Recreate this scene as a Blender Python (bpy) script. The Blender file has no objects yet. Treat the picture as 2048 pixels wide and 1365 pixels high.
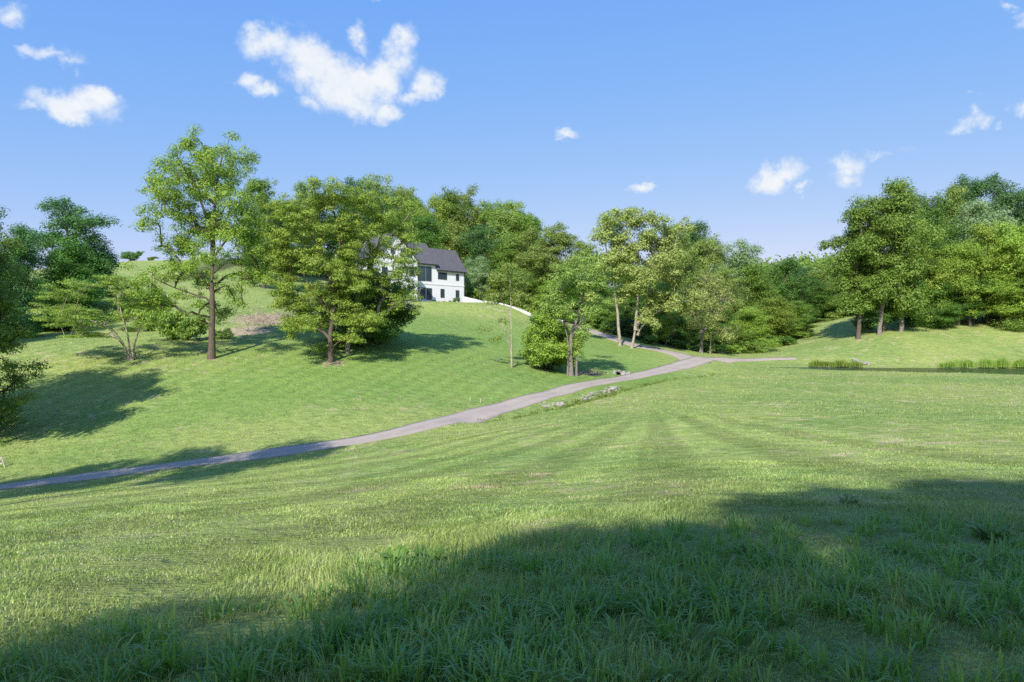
import bpy, math, random
import numpy as np
from mathutils import Vector

F, CX, CY, CAMZ = 1365.0, 1024.0, 682.5, 1.7
scene = bpy.context.scene
col = scene.collection
rad = math.radians

# ------------------------------------------------------------------ terrain
def P(px, py, D):
    return ((px-CX)/F*D, D, CAMZ+(CY-py)/F*D)

CTRL = [P(*a) for a in [
 (0,1365,3.4),(1024,1365,3.4),(2048,1365,3.4),
 (0,1200,5.6),(0,1100,9.5),(0,1040,16),(0,1000,27),(0,976,34),(0,940,40),(0,880,46),(0,800,53),(0,720,64),(60,660,85),(60,600,110),
 (500,1200,5.6),(500,1050,12),(500,970,24),(490,915,38),(500,870,44),(500,800,53),(430,718,65),(420,660,80),(530,640,86),(500,580,115),(300,580,115),
 (540,518,165),(250,525,165),(250,700,68),
 (750,1100,8.5),(750,950,26),(700,883,42),(750,820,50),(665,725,66),(720,700,72),(760,640,95),(800,612,120),
 (1000,1050,10),(1000,920,25),(1000,862,38),(1000,817,54),(1000,770,62),(1023,735,72),(960,680,88),(900,614,125),
 (1060,640,127),(1150,652,120),(1180,662,116),(1250,690,104),(1330,703,99),(1385,717,93),(1340,737,84),(1270,753,76),(1200,766,69),(1100,790,61),
 (1262,697,101),(1140,745,76),(1200,720,86),
 (1150,793,58),(1250,772,64),(1250,800,54),(1300,800,50),(1400,760,65),(1500,748,78),(1600,746,82),(1700,748,76),(1700,780,55),(2048,760,66),
 (1700,729,97),(1540,729,101),(2048,734,95),(2048,700,105),(2048,648,120),(2048,600,150),(1795,665,112),(1745,672,112),(1900,656,116),(1980,650,118),
 (1600,700,110),(1740,632,138),(1660,648,138),(1900,612,140),(1820,598,155),(1600,675,135),(1700,625,165),(1530,706,118),(1440,706,112),(1590,717,104),(1450,721,97),
 (2048,900,20),(2048,820,38),(1500,900,22),(1500,820,38),(1500,1000,11),(2048,1000,10),(1300,880,28),
]]
CTRL += [(0,0,0),(0,-15,.6),(-30,-12,-.4),(30,-12,1.2),(-70,-40,-1),(70,-40,3),(0,-50,1.5),(1.2,9,-.55),
 (-16,132,8.7),(-12,140,9.0),(-25,128,8.8),(-10,150,10.5),(-28,150,12),
 (-60,20,-6.5),(-45,30,-6.2),(-48,45,-5),(-60,62,0),(-75,85,5),(-100,40,-4),(-130,0,-6),
 (0,200,23),(-40,190,23),(-100,170,19),(-170,150,18),(25,175,14),(48,170,3.5),(60,185,4),(85,180,12),(110,150,13),(150,150,16),
 (160,80,8),(90,60,-.8),(75,85,-2),(130,30,1),(70,15,-.4),(120,-10,1),(60,220,10),(20,230,22),(100,230,20),(-60,240,22),(170,230,20),(-170,240,18)]
CTRL = np.array(CTRL, float)

def rbf_k(r): return r           # biharmonic-like linear kernel in 2D, softened
def kern(A, B):
    d2 = (A[:,None,0]-B[None,:,0])**2+(A[:,None,1]-B[None,:,1])**2
    return np.sqrt(d2+16.0)
n = len(CTRL)
K = kern(CTRL, CTRL)+np.eye(n)*(-0.4)
Pm = np.c_[np.ones(n), CTRL[:,:2]/100]
M = np.block([[K, Pm],[Pm.T, np.zeros((3,3))]])
W = np.linalg.solve(M, np.r_[CTRL[:,2], np.zeros(3)])

POND = np.array([(33,96.5),(38,89.5),(46,82),(53,76),(64,68),(82,62),(95,72),(98,86),(84,92.5),(68,92.2),(52,94.2),(42,96.3)], float)
def poly_sd(X, Y, poly):
    """signed distance, negative inside"""
    d = np.full(X.shape, 1e9); inside = np.zeros(X.shape, bool)
    m = len(poly)
    for i in range(m):
        a = poly[i]; b = poly[(i+1)%m]
        e = b-a; wx = X-a[0]; wy = Y-a[1]
        t = np.clip((wx*e[0]+wy*e[1])/(e@e), 0, 1)
        d = np.minimum(d, (wx-e[0]*t)**2+(wy-e[1]*t)**2)
        c = ((a[1] <= Y) != (b[1] <= Y))
        with np.errstate(divide='ignore', invalid='ignore'):
            xi = a[0]+(Y-a[1])/(b[1]-a[1]+1e-12)*e[0]
        inside ^= c & (X < xi)
    d = np.sqrt(d)
    return np.where(inside, -d, d)
def line_d(X, Y, pts):
    d = np.full(X.shape, 1e9)
    for i in range(len(pts)-1):
        a = np.array(pts[i][:2]); b = np.array(pts[i+1][:2]); e = b-a
        wx = X-a[0]; wy = Y-a[1]
        t = np.clip((wx*e[0]+wy*e[1])/(e@e+1e-9), 0, 1)
        d = np.minimum(d, (wx-e[0]*t)**2+(wy-e[1]*t)**2)
    return np.sqrt(d)
def smooth(t):
    t = np.clip(t, 0, 1); return t*t*(3-2*t)
SWALE = [(24.5,82),(15,70),(9.5,62.5),(6.5,58),(2.5,52.5),(-2,47.5)]
POND_Z = -2.0
def gz(X, Y):
    X = np.asarray(X, float); Y = np.asarray(Y, float)
    shp = X.shape; X = X.ravel(); Y = Y.ravel()
    out = np.empty(len(X))
    for s in range(0, len(X), 20000):
        Q = np.c_[X[s:s+20000], Y[s:s+20000]]
        out[s:s+20000] = kern(Q, CTRL)@W[:n]+np.c_[np.ones(len(Q)), Q/100]@W[n:]
    R = np.hypot(X, Y-100)
    out = out+(12-out)*smooth((R-190)/160)
    # house pad
    h = smooth(1-(np.hypot((X+16)*.8, Y-133)-11)/10)
    out = out*(1-h)+8.72*h
    # swale beside the drive
    out -= .45*np.exp(-(line_d(X, Y, SWALE)/1.5)**2)
    sd = poly_sd(X, Y, POND)
    out = np.where(sd < 0, POND_Z-.05-.7*smooth(-sd/3), np.where(sd < 7, (POND_Z+.05+.03*sd)*(1-smooth(sd/7))+out*smooth(sd/7), out))
    # mild unevenness
    out += .05*np.sin(X*.55+Y*.31)*np.sin(Y*.47-X*.2+1)*smooth(np.hypot(X, Y)/10)
    return out.reshape(shp)
def g1(x, y): return float(gz(np.array([x]), np.array([y]))[0])
TS = np.concatenate([np.arange(2.2, 40, .1), np.arange(40, 240, .25)])
def hit(px, py):
    u = (px-CX)/F; v = (CY-py)/F
    z = CAMZ+v*TS-gz(u*TS, TS)
    i = np.argmax(z < 0)
    if z[i] >= 0: i = len(TS)-1
    a = z[i-1]/(z[i-1]-z[i]+1e-9) if i else 0
    D = TS[i-1]+(TS[i]-TS[i-1])*min(max(a, 0), 1)
    return (u*D, D, g1(u*D, D))

# ------------------------------------------------------------------ mesh helpers
def mesh_np(name, V, loops, totals, mat=None, attrs=None, smooth_sh=False):
    me = bpy.data.meshes.new(name)
    V = np.asarray(V, np.float32); loops = np.asarray(loops, np.int32); totals = np.asarray(totals, np.int32)
    me.vertices.add(len(V)); me.vertices.foreach_set('co', V.ravel())
    me.loops.add(len(loops)); me.loops.foreach_set('vertex_index', loops)
    me.polygons.add(len(totals))
    st = np.zeros(len(totals), np.int32); st[1:] = np.cumsum(totals)[:-1]
    me.polygons.foreach_set('loop_start', st)
    me.polygons.foreach_set('loop_total', totals)
    if smooth_sh: me.polygons.foreach_set('use_smooth', np.ones(len(totals), bool))
    for k, a in (attrs or {}).items():
        at = me.attributes.new(k, 'FLOAT', 'POINT'); at.data.foreach_set('value', np.asarray(a, np.float32))
    me.update(calc_edges=True)
    if mat: me.materials.append(mat)
    return me
def link(name, me, parent=None, loc=None, **props):
    o = bpy.data.objects.new(name, me); col.objects.link(o)
    if parent: o.parent = parent
    if loc: o.location = loc
    for k, v in props.items(): o[k] = v
    return o
def empty(name, loc, label, category, group=None, rz=0, scale=(1,1,1)):
    o = bpy.data.objects.new(name, None); col.objects.link(o)
    o.empty_display_size = .3
    o.location = loc; o.rotation_euler = (0,0,rz); o.scale = scale
    o['label'] = label; o['category'] = category
    if group: o['group'] = group
    return o

class MB:
    def __init__(s): s.v = []; s.f = []
    def quad(s, *p):
        i = len(s.v); s.v += [tuple(q) for q in p]; s.f.append(tuple(range(i, i+len(p))))
    def box(s, x0, y0, z0, x1, y1, z1):
        i = len(s.v)
        s.v += [(x0,y0,z0),(x1,y0,z0),(x1,y1,z0),(x0,y1,z0),(x0,y0,z1),(x1,y0,z1),(x1,y1,z1),(x0,y1,z1)]
        for f in ((0,3,2,1),(4,5,6,7),(0,1,5,4),(1,2,6,5),(2,3,7,6),(3,0,4,7)): s.f.append(tuple(i+a for a in f))
    def prism(s, poly, vec):
        """extrude polygon (list of 3d) by vec"""
        i = len(s.v); m = len(poly)
        s.v += [tuple(p) for p in poly]+[(p[0]+vec[0],p[1]+vec[1],p[2]+vec[2]) for p in poly]
        s.f.append(tuple(range(i, i+m))[::-1]); s.f.append(tuple(range(i+m, i+2*m)))
        for k in range(m):
            a, b = i+k, i+(k+1)%m
            s.f.append((a, b, b+m, a+m))
    def tube(s, pts, rs, k=6):
        V, Lp, T = tube_np(np.array(pts, float), np.array(rs, float), k)
        i = len(s.v); s.v += [tuple(q) for q in V]
        p = 0
        for t in T: s.f.append(tuple(int(a)+i for a in Lp[p:p+t])); p += t
    def build(s, name, mat, parent=None, loc=None, smooth_sh=False, **props):
        me = bpy.data.meshes.new(name); me.from_pydata(s.v, [], s.f)
        if smooth_sh: me.polygons.foreach_set('use_smooth', [True]*len(me.polygons))
        me.materials.append(mat)
        return link(name, me, parent, loc, **props)

def tube_np(pts, rs, k=5):
    m = len(pts)
    T = np.gradient(pts, axis=0); T /= np.linalg.norm(T, axis=1)[:,None]+1e-9
    ref = np.array([1.,0,0]) if abs(T[0,0]) < .8 else np.array([0,1.,0])
    A = np.cross(T, ref); A /= np.linalg.norm(A, axis=1)[:,None]+1e-9
    B = np.cross(T, A)
    ang = np.arange(k)*2*math.pi/k
    V = pts[:,None,:]+rs[:,None,None]*(np.cos(ang)[None,:,None]*A[:,None,:]+np.sin(ang)[None,:,None]*B[:,None,:])
    V = V.reshape(-1,3)
    i = np.arange(m-1)[:,None]*k; j = np.arange(k)[None,:]; j2 = (j+1)%k
    Q = np.stack([i+j, i+j2, i+k+j2, i+k+j], -1).reshape(-1)
    loops = np.r_[Q, np.arange(k)+(m-1)*k]
    return V, loops, np.r_[np.full((m-1)*k, 4), [k]]

# ------------------------------------------------------------------ materials
def nt(mat): mat.use_nodes = True; t = mat.node_tree; t.nodes.clear(); return t
class N:
    def __init__(s, t): s.t = t
    def __call__(s, typ, **kw):
        nd = s.t.nodes.new(typ)
        ins = kw.pop('ins', {})
        for k, v in kw.items(): setattr(nd, k, v)
        for k, v in ins.items():
            if isinstance(v, bpy.types.NodeSocket): s.t.links.new(v, nd.inputs[k])
            else: nd.inputs[k].default_value = v
        return nd
    def link(s, a, b): s.t.links.new(a, b)
    def math(s, op, a, b=None, c=None, clamp=False):
        nd = s.t.nodes.new('ShaderNodeMath'); nd.operation = op; nd.use_clamp = clamp
        for i, v in enumerate((a, b, c)):
            if v is None: continue
            if isinstance(v, bpy.types.NodeSocket): s.t.links.new(v, nd.inputs[i])
            else: nd.inputs[i].default_value = v
        return nd.outputs[0]
    def mix(s, fac, a, b, blend='MIX'):
        nd = s.t.nodes.new('ShaderNodeMix'); nd.data_type = 'RGBA'; nd.blend_type = blend
        for i, v in ((0, fac), (6, a), (7, b)):
            if isinstance(v, bpy.types.NodeSocket): s.t.links.new(v, nd.inputs[i])
            elif i: nd.inputs[i].default_value = (*v, 1) if len(v) == 3 else v
            else: nd.inputs[i].default_value = v
        return nd.outputs[2]
    def ramp(s, fac, lo, hi, a=0., b=1.):
        nd = s.t.nodes.new('ShaderNodeMapRange'); nd.clamp = True; nd.interpolation_type = 'SMOOTHSTEP'
        s.t.links.new(fac, nd.inputs[0]); nd.inputs[1].default_value = lo; nd.inputs[2].default_value = hi
        nd.inputs[3].default_value = a; nd.inputs[4].default_value = b
        return nd.outputs[0]
    def noise(s, vec, scale, detail=3, rough=.55, out=0, dist=0.):
        nd = s.t.nodes.new('ShaderNodeTexNoise'); nd.inputs['Scale'].default_value = scale
        nd.inputs['Detail'].default_value = detail; nd.inputs['Roughness'].default_value = rough
        nd.inputs['Distortion'].default_value = dist
        if vec is not None: s.t.links.new(vec, nd.inputs['Vector'])
        return nd.outputs[out]

def simple_mat(name, c, rough=.8, c2=None, scale=4., bump=0., bscale=20., spec=.3, metallic=0., detail=4, stretch=None):
    m = bpy.data.materials.new(name); t = nt(m); q = N(t)
    tc = q('ShaderNodeTexCoord').outputs['Object']
    if stretch:
        mp = q('ShaderNodeMapping', ins={'Vector': tc, 'Scale': stretch}); tc = mp.outputs[0]
    b = q('ShaderNodeBsdfPrincipled', ins={'Roughness': rough, 'Specular IOR Level': spec, 'Metallic': metallic})
    c2 = c2 or tuple(x*.75 for x in c)
    fac = q.ramp(q.noise(tc, scale, detail), .3, .7)
    q.link(q.mix(fac, c, c2), b.inputs['Base Color'])
    if bump:
        bp = q('ShaderNodeBump', ins={'Strength': bump, 'Distance': .05, 'Height': q.noise(tc, bscale, 5)})
        q.link(bp.outputs[0], b.inputs['Normal'])
    o = q('ShaderNodeOutputMaterial'); q.link(b.outputs[0], o.inputs[0])
    return m

def leaf_mat(name, c1, c2, trans=.35, rough=.5, spec=.35):
    """albedo varies leaf by leaf and from bough to bough"""
    m = bpy.data.materials.new(name); t = nt(m); q = N(t)
    r = q('ShaderNodeAttribute', attribute_name='rnd').outputs['Fac']
    oi = q('ShaderNodeObjectInfo').outputs['Random']
    pos = q('ShaderNodeTexCoord').outputs['Object']
    nz = q.noise(pos, .45, 2)
    f = q.math('ADD', q.math('MULTIPLY', r, .55), q.math('MULTIPLY', q.ramp(nz, .35, .65), .45))
    c = q.mix(f, c1, c2)
    hs = q('ShaderNodeHueSaturation', ins={'Color': c, 'Hue': q.ramp(oi, 0, 1, .497, .509), 'Value': q.ramp(oi, 0, 1, .88, 1.14), 'Saturation': 1.0})
    c = hs.outputs[0]
    b = q('ShaderNodeBsdfPrincipled', ins={'Base Color': c, 'Roughness': rough, 'Specular IOR Level': spec})
    tr = q('ShaderNodeBsdfTranslucent', ins={'Color': q.mix(.5, c, (1,1,.3), 'MULTIPLY')})
    tb = q.mix(1, c, (1.05,1.3,.6), 'MULTIPLY'); q.link(tb, tr.inputs['Color'])
    mx = q('ShaderNodeMixShader', ins={0: trans, 1: b.outputs[0], 2: tr.outputs[0]})
    o = q('ShaderNodeOutputMaterial'); q.link(mx.outputs[0], o.inputs[0])
    return m

def grass_color(q, blade):
    pos = q('ShaderNodeNewGeometry').outputs['Position']
    sep = q('ShaderNodeSeparateXYZ', ins={0: pos}); X, Y, Z = sep.outputs
    big = q.noise(pos, .07, 3); mid = q.noise(pos, .45, 3); fin = q.noise(pos, 3.2, 3)
    c = q.mix(q.ramp(big, .38, .62), GR['a'], GR['b'])
    c = q.mix(q.math('MULTIPLY', q.ramp(mid, .35, .7), .5), c, GR['c'])
    c = q.mix(q.math('MULTIPLY', q.ramp(fin, .4, .7), .55), c, GR['d'])
    mo = q.ramp(q.noise(pos, 1.5, 4, .65), .3, .7, .88, 1.11)
    mv = q('ShaderNodeCombineXYZ', ins={0: mo, 1: mo, 2: mo})
    c = q.mix(1., c, mv.outputs[0], 'MULTIPLY')
    # straw coloured thin spots
    s1 = q.math('MULTIPLY', q.ramp(q.noise(pos, .8, 5), .52, .68), q.ramp(q.noise(pos, .10, 2), .44, .58))
    c = q.mix(q.math('MULTIPLY', s1, .7), c, GR['dry'])
    # mowing stripes: near field
    w = q.math('MULTIPLY', q.noise(pos, .12, 1), .9)
    dx = q.math('SUBTRACT', X, 9.5); dy = q.math('SUBTRACT', 46., Y)
    th = q.math('ARCTAN2', dx, dy)
    st = q.math('SINE', q.math('ADD', q.math('MULTIPLY', th, 44.), w))
    st = q.ramp(st, -.5, .5, -1, 1)
    rr_ = q.math('SQRT', q.math('ADD', q.math('MULTIPLY', dx, dx), q.math('MULTIPLY', dy, dy)))
    mk = q.math('MULTIPLY', q.math('MULTIPLY', q.ramp(rr_, 6, 12), q.ramp(Y, 7, 12)), q.math('MULTIPLY', q.ramp(th, -1.15, -.9), q.ramp(th, .1, .3, 1, 0)))
    u2 = q.math('SUBTRACT', q.math('MULTIPLY', X, .95), q.math('MULTIPLY', Y, .30))
    st2 = q.ramp(q.math('SINE', q.math('ADD', q.math('MULTIPLY', u2, 3.6), w)), -.5, .5, -1, 1)
    mk2 = q.math('MULTIPLY', q.math('MULTIPLY', q.ramp(Y, 50, 56), q.ramp(Y, 74, 84, 1, 0)), q.ramp(X, 8, 14, 1, 0))
    lush = q.math('MULTIPLY', q.math('MULTIPLY', q.ramp(q.math('ADD', Y, q.math('MULTIPLY', X, -.45)), 52, 64), q.ramp(Y, 95, 125, 1, 0)), q.math('MULTIPLY', q.ramp(X, -34, -20), q.ramp(X, 14, 26, 1, 0)))
    c = q.mix(q.math('MULTIPLY', lush, .62), c, (.165,.290,.062))
    s = q.math('ADD', q.math('MULTIPLY', st, q.math('MULTIPLY', mk, .13)), q.math('MULTIPLY', st2, q.math('MULTIPLY', mk2, .055)))
    s = q.math('MULTIPLY', s, q.ramp(q.noise(pos, .35, 2), .15, .5, .4, 1))
    g = q('ShaderNodeCombineXYZ', ins={0: q.math('ADD', 1., s), 1: q.math('ADD', 1., s), 2: q.math('ADD', 1., s)})
    c = q.mix(1., c, g.outputs[0], 'MULTIPLY')
    return c, pos
GR = dict(a=(.268,.345,.088), b=(.175,.280,.064), c=(.312,.368,.105), d=(.36,.395,.16), dry=(.48,.40,.24))

def ground_mat():
    m = bpy.data.materials.new('meadow_ground'); t = nt(m); q = N(t)
    c, pos = grass_color(q, False)
    dirt = q('ShaderNodeAttribute', attribute_name='dirt').outputs['Fac']
    f = q.ramp(q.math('ADD', dirt, q.math('MULTIPLY', q.math('SUBTRACT', q.noise(pos, 1.3, 5), .5), .9)), .42, .62)
    dc = q.mix(q.ramp(q.noise(pos, 2.5, 5), .35, .65), (.46,.38,.25), (.33,.27,.17))
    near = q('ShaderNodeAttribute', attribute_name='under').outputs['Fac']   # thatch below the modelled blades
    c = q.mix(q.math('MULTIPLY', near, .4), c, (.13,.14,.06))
    c = q.mix(f, c, dc)
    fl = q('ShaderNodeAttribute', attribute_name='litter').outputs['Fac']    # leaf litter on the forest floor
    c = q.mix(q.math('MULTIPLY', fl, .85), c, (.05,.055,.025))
    b = q('ShaderNodeBsdfPrincipled', ins={'Base Color': c, 'Roughness': .95, 'Specular IOR Level': .1})
    h = q.math('ADD', q.math('MULTIPLY', q.noise(pos, 1.1, 4), .8), q.math('MULTIPLY', q.noise(pos, 9, 4), .25))
    bp = q('ShaderNodeBump', ins={'Strength': 1., 'Distance': .45, 'Height': h})
    q.link(bp.outputs[0], b.inputs['Normal'])
    o = q('ShaderNodeOutputMaterial'); q.link(b.outputs[0], o.inputs[0]); return m

def blade_mat(name='grass_blades', dark=1.0, blue=0.):
    m = bpy.data.materials.new(name); t = nt(m); q = N(t)
    c, pos = grass_color(q, True)
    r = q('ShaderNodeAttribute', attribute_name='rnd').outputs['Fac']
    c = q.mix(q.ramp(r, .90, .93), c, (.40,.34,.17))
    v = q.math('MULTIPLY', q.ramp(r, 0, .9, .8, 1.65), dark)
    vv = q('ShaderNodeCombineXYZ', ins={0: v, 1: v, 2: v})
    c = q.mix(1., c, vv.outputs[0], 'MULTIPLY')
    b = q('ShaderNodeBsdfPrincipled', ins={'Base Color': c, 'Roughness': .42, 'Specular IOR Level': .5})
    tr = q('ShaderNodeBsdfTranslucent', ins={'Color': c})
    mx = q('ShaderNodeMixShader', ins={0: .4, 1: b.outputs[0], 2: tr.outputs[0]})
    o = q('ShaderNodeOutputMaterial'); q.link(mx.outputs[0], o.inputs[0]); return m

M_GROUND = ground_mat(); M_BLADE = blade_mat()
BARK = simple_mat('bark_grey_brown', (.17,.14,.11), .95, (.09,.07,.055), 6, .8, 14, stretch=(3,3,.6))
BARK_P = simple_mat('bark_pale', (.42,.37,.30), .9, (.24,.20,.15), 3, .5, 10, stretch=(2,2,.6))
BARK_G = simple_mat('bark_grey', (.27,.25,.22), .9, (.15,.13,.11), 5, .6, 12, stretch=(3,3,.6))
BARK_D = simple_mat('bark_dark', (.085,.07,.055), .95, (.045,.038,.03), 5, .6, 12, stretch=(3,3,.6))
LEAF = {
 'dark':  leaf_mat('leaves_dark_green', (0.076,0.177,0.026), (0.144,0.273,0.043), .22),
 'deep':  leaf_mat('leaves_deep_green', (0.061,0.152,0.042), (0.112,0.231,0.060), .22),
 'mid':   leaf_mat('leaves_mid_green', (0.129,0.226,0.030), (0.233,0.347,0.057), .22),
 'fresh': leaf_mat('leaves_fresh_green', (0.188,0.289,0.033), (0.315,0.420,0.067), .22),
 'yellow':leaf_mat('leaves_yellow_green', (0.223,0.340,0.037), (0.364,0.474,0.081), .22),
 'olive': leaf_mat('leaves_olive', (0.171,0.261,0.042), (0.308,0.401,0.092), .22),
 'cream': leaf_mat('leaves_pale_olive', (0.233,0.305,0.065), (0.427,0.487,0.152), .22),
 'silver':leaf_mat('leaves_silver_green', (0.176,0.280,0.114), (0.339,0.444,0.217), .22),
}

# ------------------------------------------------------------------ trees
def build_tree(seed, lobes, stems, trunk_r, cr=1.0, n_cl=150, per=70, ls=.3, aspect=.5, flat=.6, droop=.2,
               up=.55, tip=.022, bare=0, kb=5, shell=.5):
    """lobes (x,y,z,rx,ry,rz); stems = list of polylines (local). returns (bark arrays, leaf arrays)"""
    rng = np.random.default_rng(seed)
    lob = np.array(lobes, float)
    w = (lob[:,3]*lob[:,5])**1.0; w /= w.sum()
    idx = rng.choice(len(lob), n_cl, p=w)
    d = rng.normal(size=(n_cl,3)); d /= np.linalg.norm(d, axis=1)[:,None]
    r = rng.random(n_cl)**shell
    C = lob[idx,:3]+d*r[:,None]*lob[idx,3:6]
    nodes = []; parent = []; isstem = []; rad0 = []
    for si, st in enumerate(stems):
        st = np.array(st[0], float) if isinstance(st, tuple) else np.array(st, float)
        L = np.r_[0, np.cumsum(np.linalg.norm(np.diff(st, axis=0), axis=1))]
        m = max(4, int(L[-1]/.8))
        tt = np.linspace(0, L[-1], m)
        pts = np.stack([np.interp(tt, L, st[:,k]) for k in range(3)], 1)
        pts[1:-1,:2] += np.cumsum(rng.normal(0, .035, (m-2,2)), 0)*.8
        for i in range(m):
            nodes.append(pts[i]); parent.append(-1 if i == 0 else len(nodes)-2); isstem.append(si)
    nodes = list(nodes)
    ax = np.mean([s[-1][:2] if not isinstance(s, tuple) else s[0][-1][:2] for s in stems], axis=0)
    order = np.argsort(np.hypot(C[:,0]-ax[0], C[:,1]-ax[1])+.35*np.abs(C[:,2]-C[:,2].min()))
    arr = np.array(nodes)
    zmin = arr[:,2].min()
    chains = []
    minh = C[:,2].min()*.5
    for ci in order:
        c = C[ci]; dv = c-arr
        dist = np.linalg.norm(dv, axis=1)
        h = np.hypot(dv[:,0], dv[:,1])
        cost = dist+np.maximum(0, -(dv[:,2]-.35*h))*1.3+(arr[:,2] < minh)*50
        j = int(np.argmin(cost)); a = arr[j]; L = dist[j]
        k = max(2, int(L/1.0)+1)
        t = np.linspace(0, 1, k+1)[1:]
        bend = np.array([0,0,L*.12])+rng.normal(0, L*.05, 3)
        new = a+(c-a)*t[:,None]+bend*np.sin(t*math.pi)[:,None]
        base = len(arr); ids = [j]
        for i in range(k):
            parent.append(ids[-1]); isstem.append(-1); ids.append(base+i)
        arr = np.vstack([arr, new]); chains.append(ids)
    m = len(arr); cnt = np.zeros(m)
    for ids in chains: cnt[ids[-1]] += 1
    for i in range(m-1, -1, -1):
        if parent[i] >= 0: cnt[parent[i]] += cnt[i]
    R = np.maximum(tip, trunk_r*.92*(np.maximum(cnt, .3)/max(cnt.max(), 1))**.6)
    Vs, Ls, Ts = [], [], []; off = 0
    def add(V, L, T):
        nonlocal off
        Vs.append(V); Ls.append(L+off); Ts.append(T); off += len(V)
    si = np.array(isstem)
    for s in range(len(stems)):
        ids = np.where(si == s)[0]
        pr = stems[s][1] if isinstance(stems[s], tuple) else 1.0
        fr = np.linspace(0, 1, len(ids))
        rr = trunk_r*pr*(1-.62*fr); rr = np.maximum(rr*.55, np.minimum(rr, R[ids]*1.6+trunk_r*.15))
        hgt = np.abs(arr[ids][:,2]-arr[ids][0,2])
        rr = rr*(1+.55*np.exp(-hgt/max(trunk_r*1.6, .2)))
        R[ids] = rr
        add(*tube_np(arr[ids], rr, 9))
    for ids in chains:
        rr = R[ids].copy(); rr[0] = min(rr[0], rr[1]*1.25); rr[-1] *= .6
        add(*tube_np(arr[ids], rr, kb if rr[0] > .05 else 3))
    bark = (np.vstack(Vs), np.concatenate(Ls), np.concatenate(Ts))
    # leaves
    live = rng.random(n_cl) >= bare
    CC = C[live]; nl = len(CC)
    crs = cr*rng.uniform(.7, 1.35, nl)
    cnts = (per*(crs/cr)**2).astype(int)+4
    ii = np.repeat(np.arange(nl), cnts); tot = len(ii)
    d = rng.normal(size=(tot,3)); d /= np.linalg.norm(d, axis=1)[:,None]
    rr = rng.random(tot)**.45
    L = CC[ii]+d*rr[:,None]*crs[ii][:,None]*np.array([1,1,flat])
    L[:,2] -= droop*(np.hypot(d[:,0], d[:,1])*rr)**2*crs[ii]
    # twig level pull: leaves gather in small tufts
    tuft = rng.normal(size=(tot,3))*.0
    nrm = d*.95+np.array([0,0,up])+rng.normal(0, .30, (tot,3))
    nrm /= np.linalg.norm(nrm, axis=1)[:,None]
    tg = rng.normal(size=(tot,3)); tg[:,2] -= droop*2.0
    tg -= nrm*(tg*nrm).sum(1)[:,None]; tg /= np.linalg.norm(tg, axis=1)[:,None]
    bt = np.cross(nrm, tg)
    sz = ls*rng.uniform(.6, 1.35, tot)
    hl = tg*(sz*.5)[:,None]; hw = bt*(sz*aspect*.5)[:,None]
    V = np.stack([L-hl, L+hw-hl*.15, L+hl, L-hw-hl*.15], 1).reshape(-1,3)
    rv = np.clip(.5*rng.random(nl)[ii]+.5*rng.random(tot), 0, 1)
    leaves = (V, np.arange(tot*4), np.full(tot, 4), np.repeat(rv, 4))
    return bark, leaves

def tree_meshes(name, bark_mat, leaf_m, *a, **k):
    b, l = build_tree(*a, **k)
    return (mesh_np(name+'_trunk', *b, mat=bark_mat, smooth_sh=True),
            mesh_np(name+'_crown', l[0], l[1], l[2], mat=leaf_m, attrs={'rnd': l[3]}))

def tree_obj(name, loc, meshes, label, category='tree', group=None, rz=0, scale=(1,1,1), leafm=None, barkm=None, part=('trunk','crown')):
    e = empty(name, loc, label, category, group, rz, scale)
    for nm, me, mm in ((part[0], meshes[0], barkm), (part[1], meshes[1], leafm)):
        o = link(nm, me, e)
        if mm:
            o.material_slots[0].link = 'OBJECT'; o.material_slots[0].material = mm
    return e

def proto_lobes(kind, seed):
    rng = np.random.default_rng(seed)
    H = 20.
    prof, h0, nlob, lr = {
      'round': (lambda t: math.sqrt(max(.12, 1-((t-.42)/.64)**2)), .12, 30, .28),
      'oval':  (lambda t: .88*math.sqrt(max(.12, 1-((t-.42)/.64)**2)), .12, 28, .26),
      'low':   (lambda t: math.sqrt(max(.15, 1-t*t*.86)), .03, 38, .27),
      'airy':  (lambda t: max(.25, .95*math.sin(math.pi*min(1, .1+.88*t)**.9)**.6), .24, 20, .25),
      'spread':(lambda t: max(.3, math.sin(math.pi*min(1, .1+.86*t)**1.1)**.45), .26, 24, .27),
      'high':  (lambda t: max(.3, math.sin(math.pi*min(1, .1+.86*t))**.5), .52, 20, .27),
      'ragged': (lambda t: max(.35, math.sin(math.pi*min(1, .12+.86*t))**.5), .46, 20, .19),
    }[kind]
    R = 5.5; L = []
    for i in range(nlob):
        t = (i+rng.random())/nlob
        z = H*(h0+(1-h0)*.93*t)
        pr = R*prof(t)
        a = rng.uniform(0, 2*math.pi)+i*2.4
        r = pr*rng.uniform(.3, .8)
        lrad = R*lr*rng.uniform(.8, 1.5)*(.6+.5*prof(t))
        L.append((r*math.cos(a), r*math.sin(a), min(z, H-lrad*.6), lrad*1.25, lrad*1.25, lrad*.95))
        if i % 3 == 0: L.append((r*.3*math.cos(a+2), r*.3*math.sin(a+2), min(z, H-lrad), lrad, lrad, lrad*.8))
    return L
PROTO = {}
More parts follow.
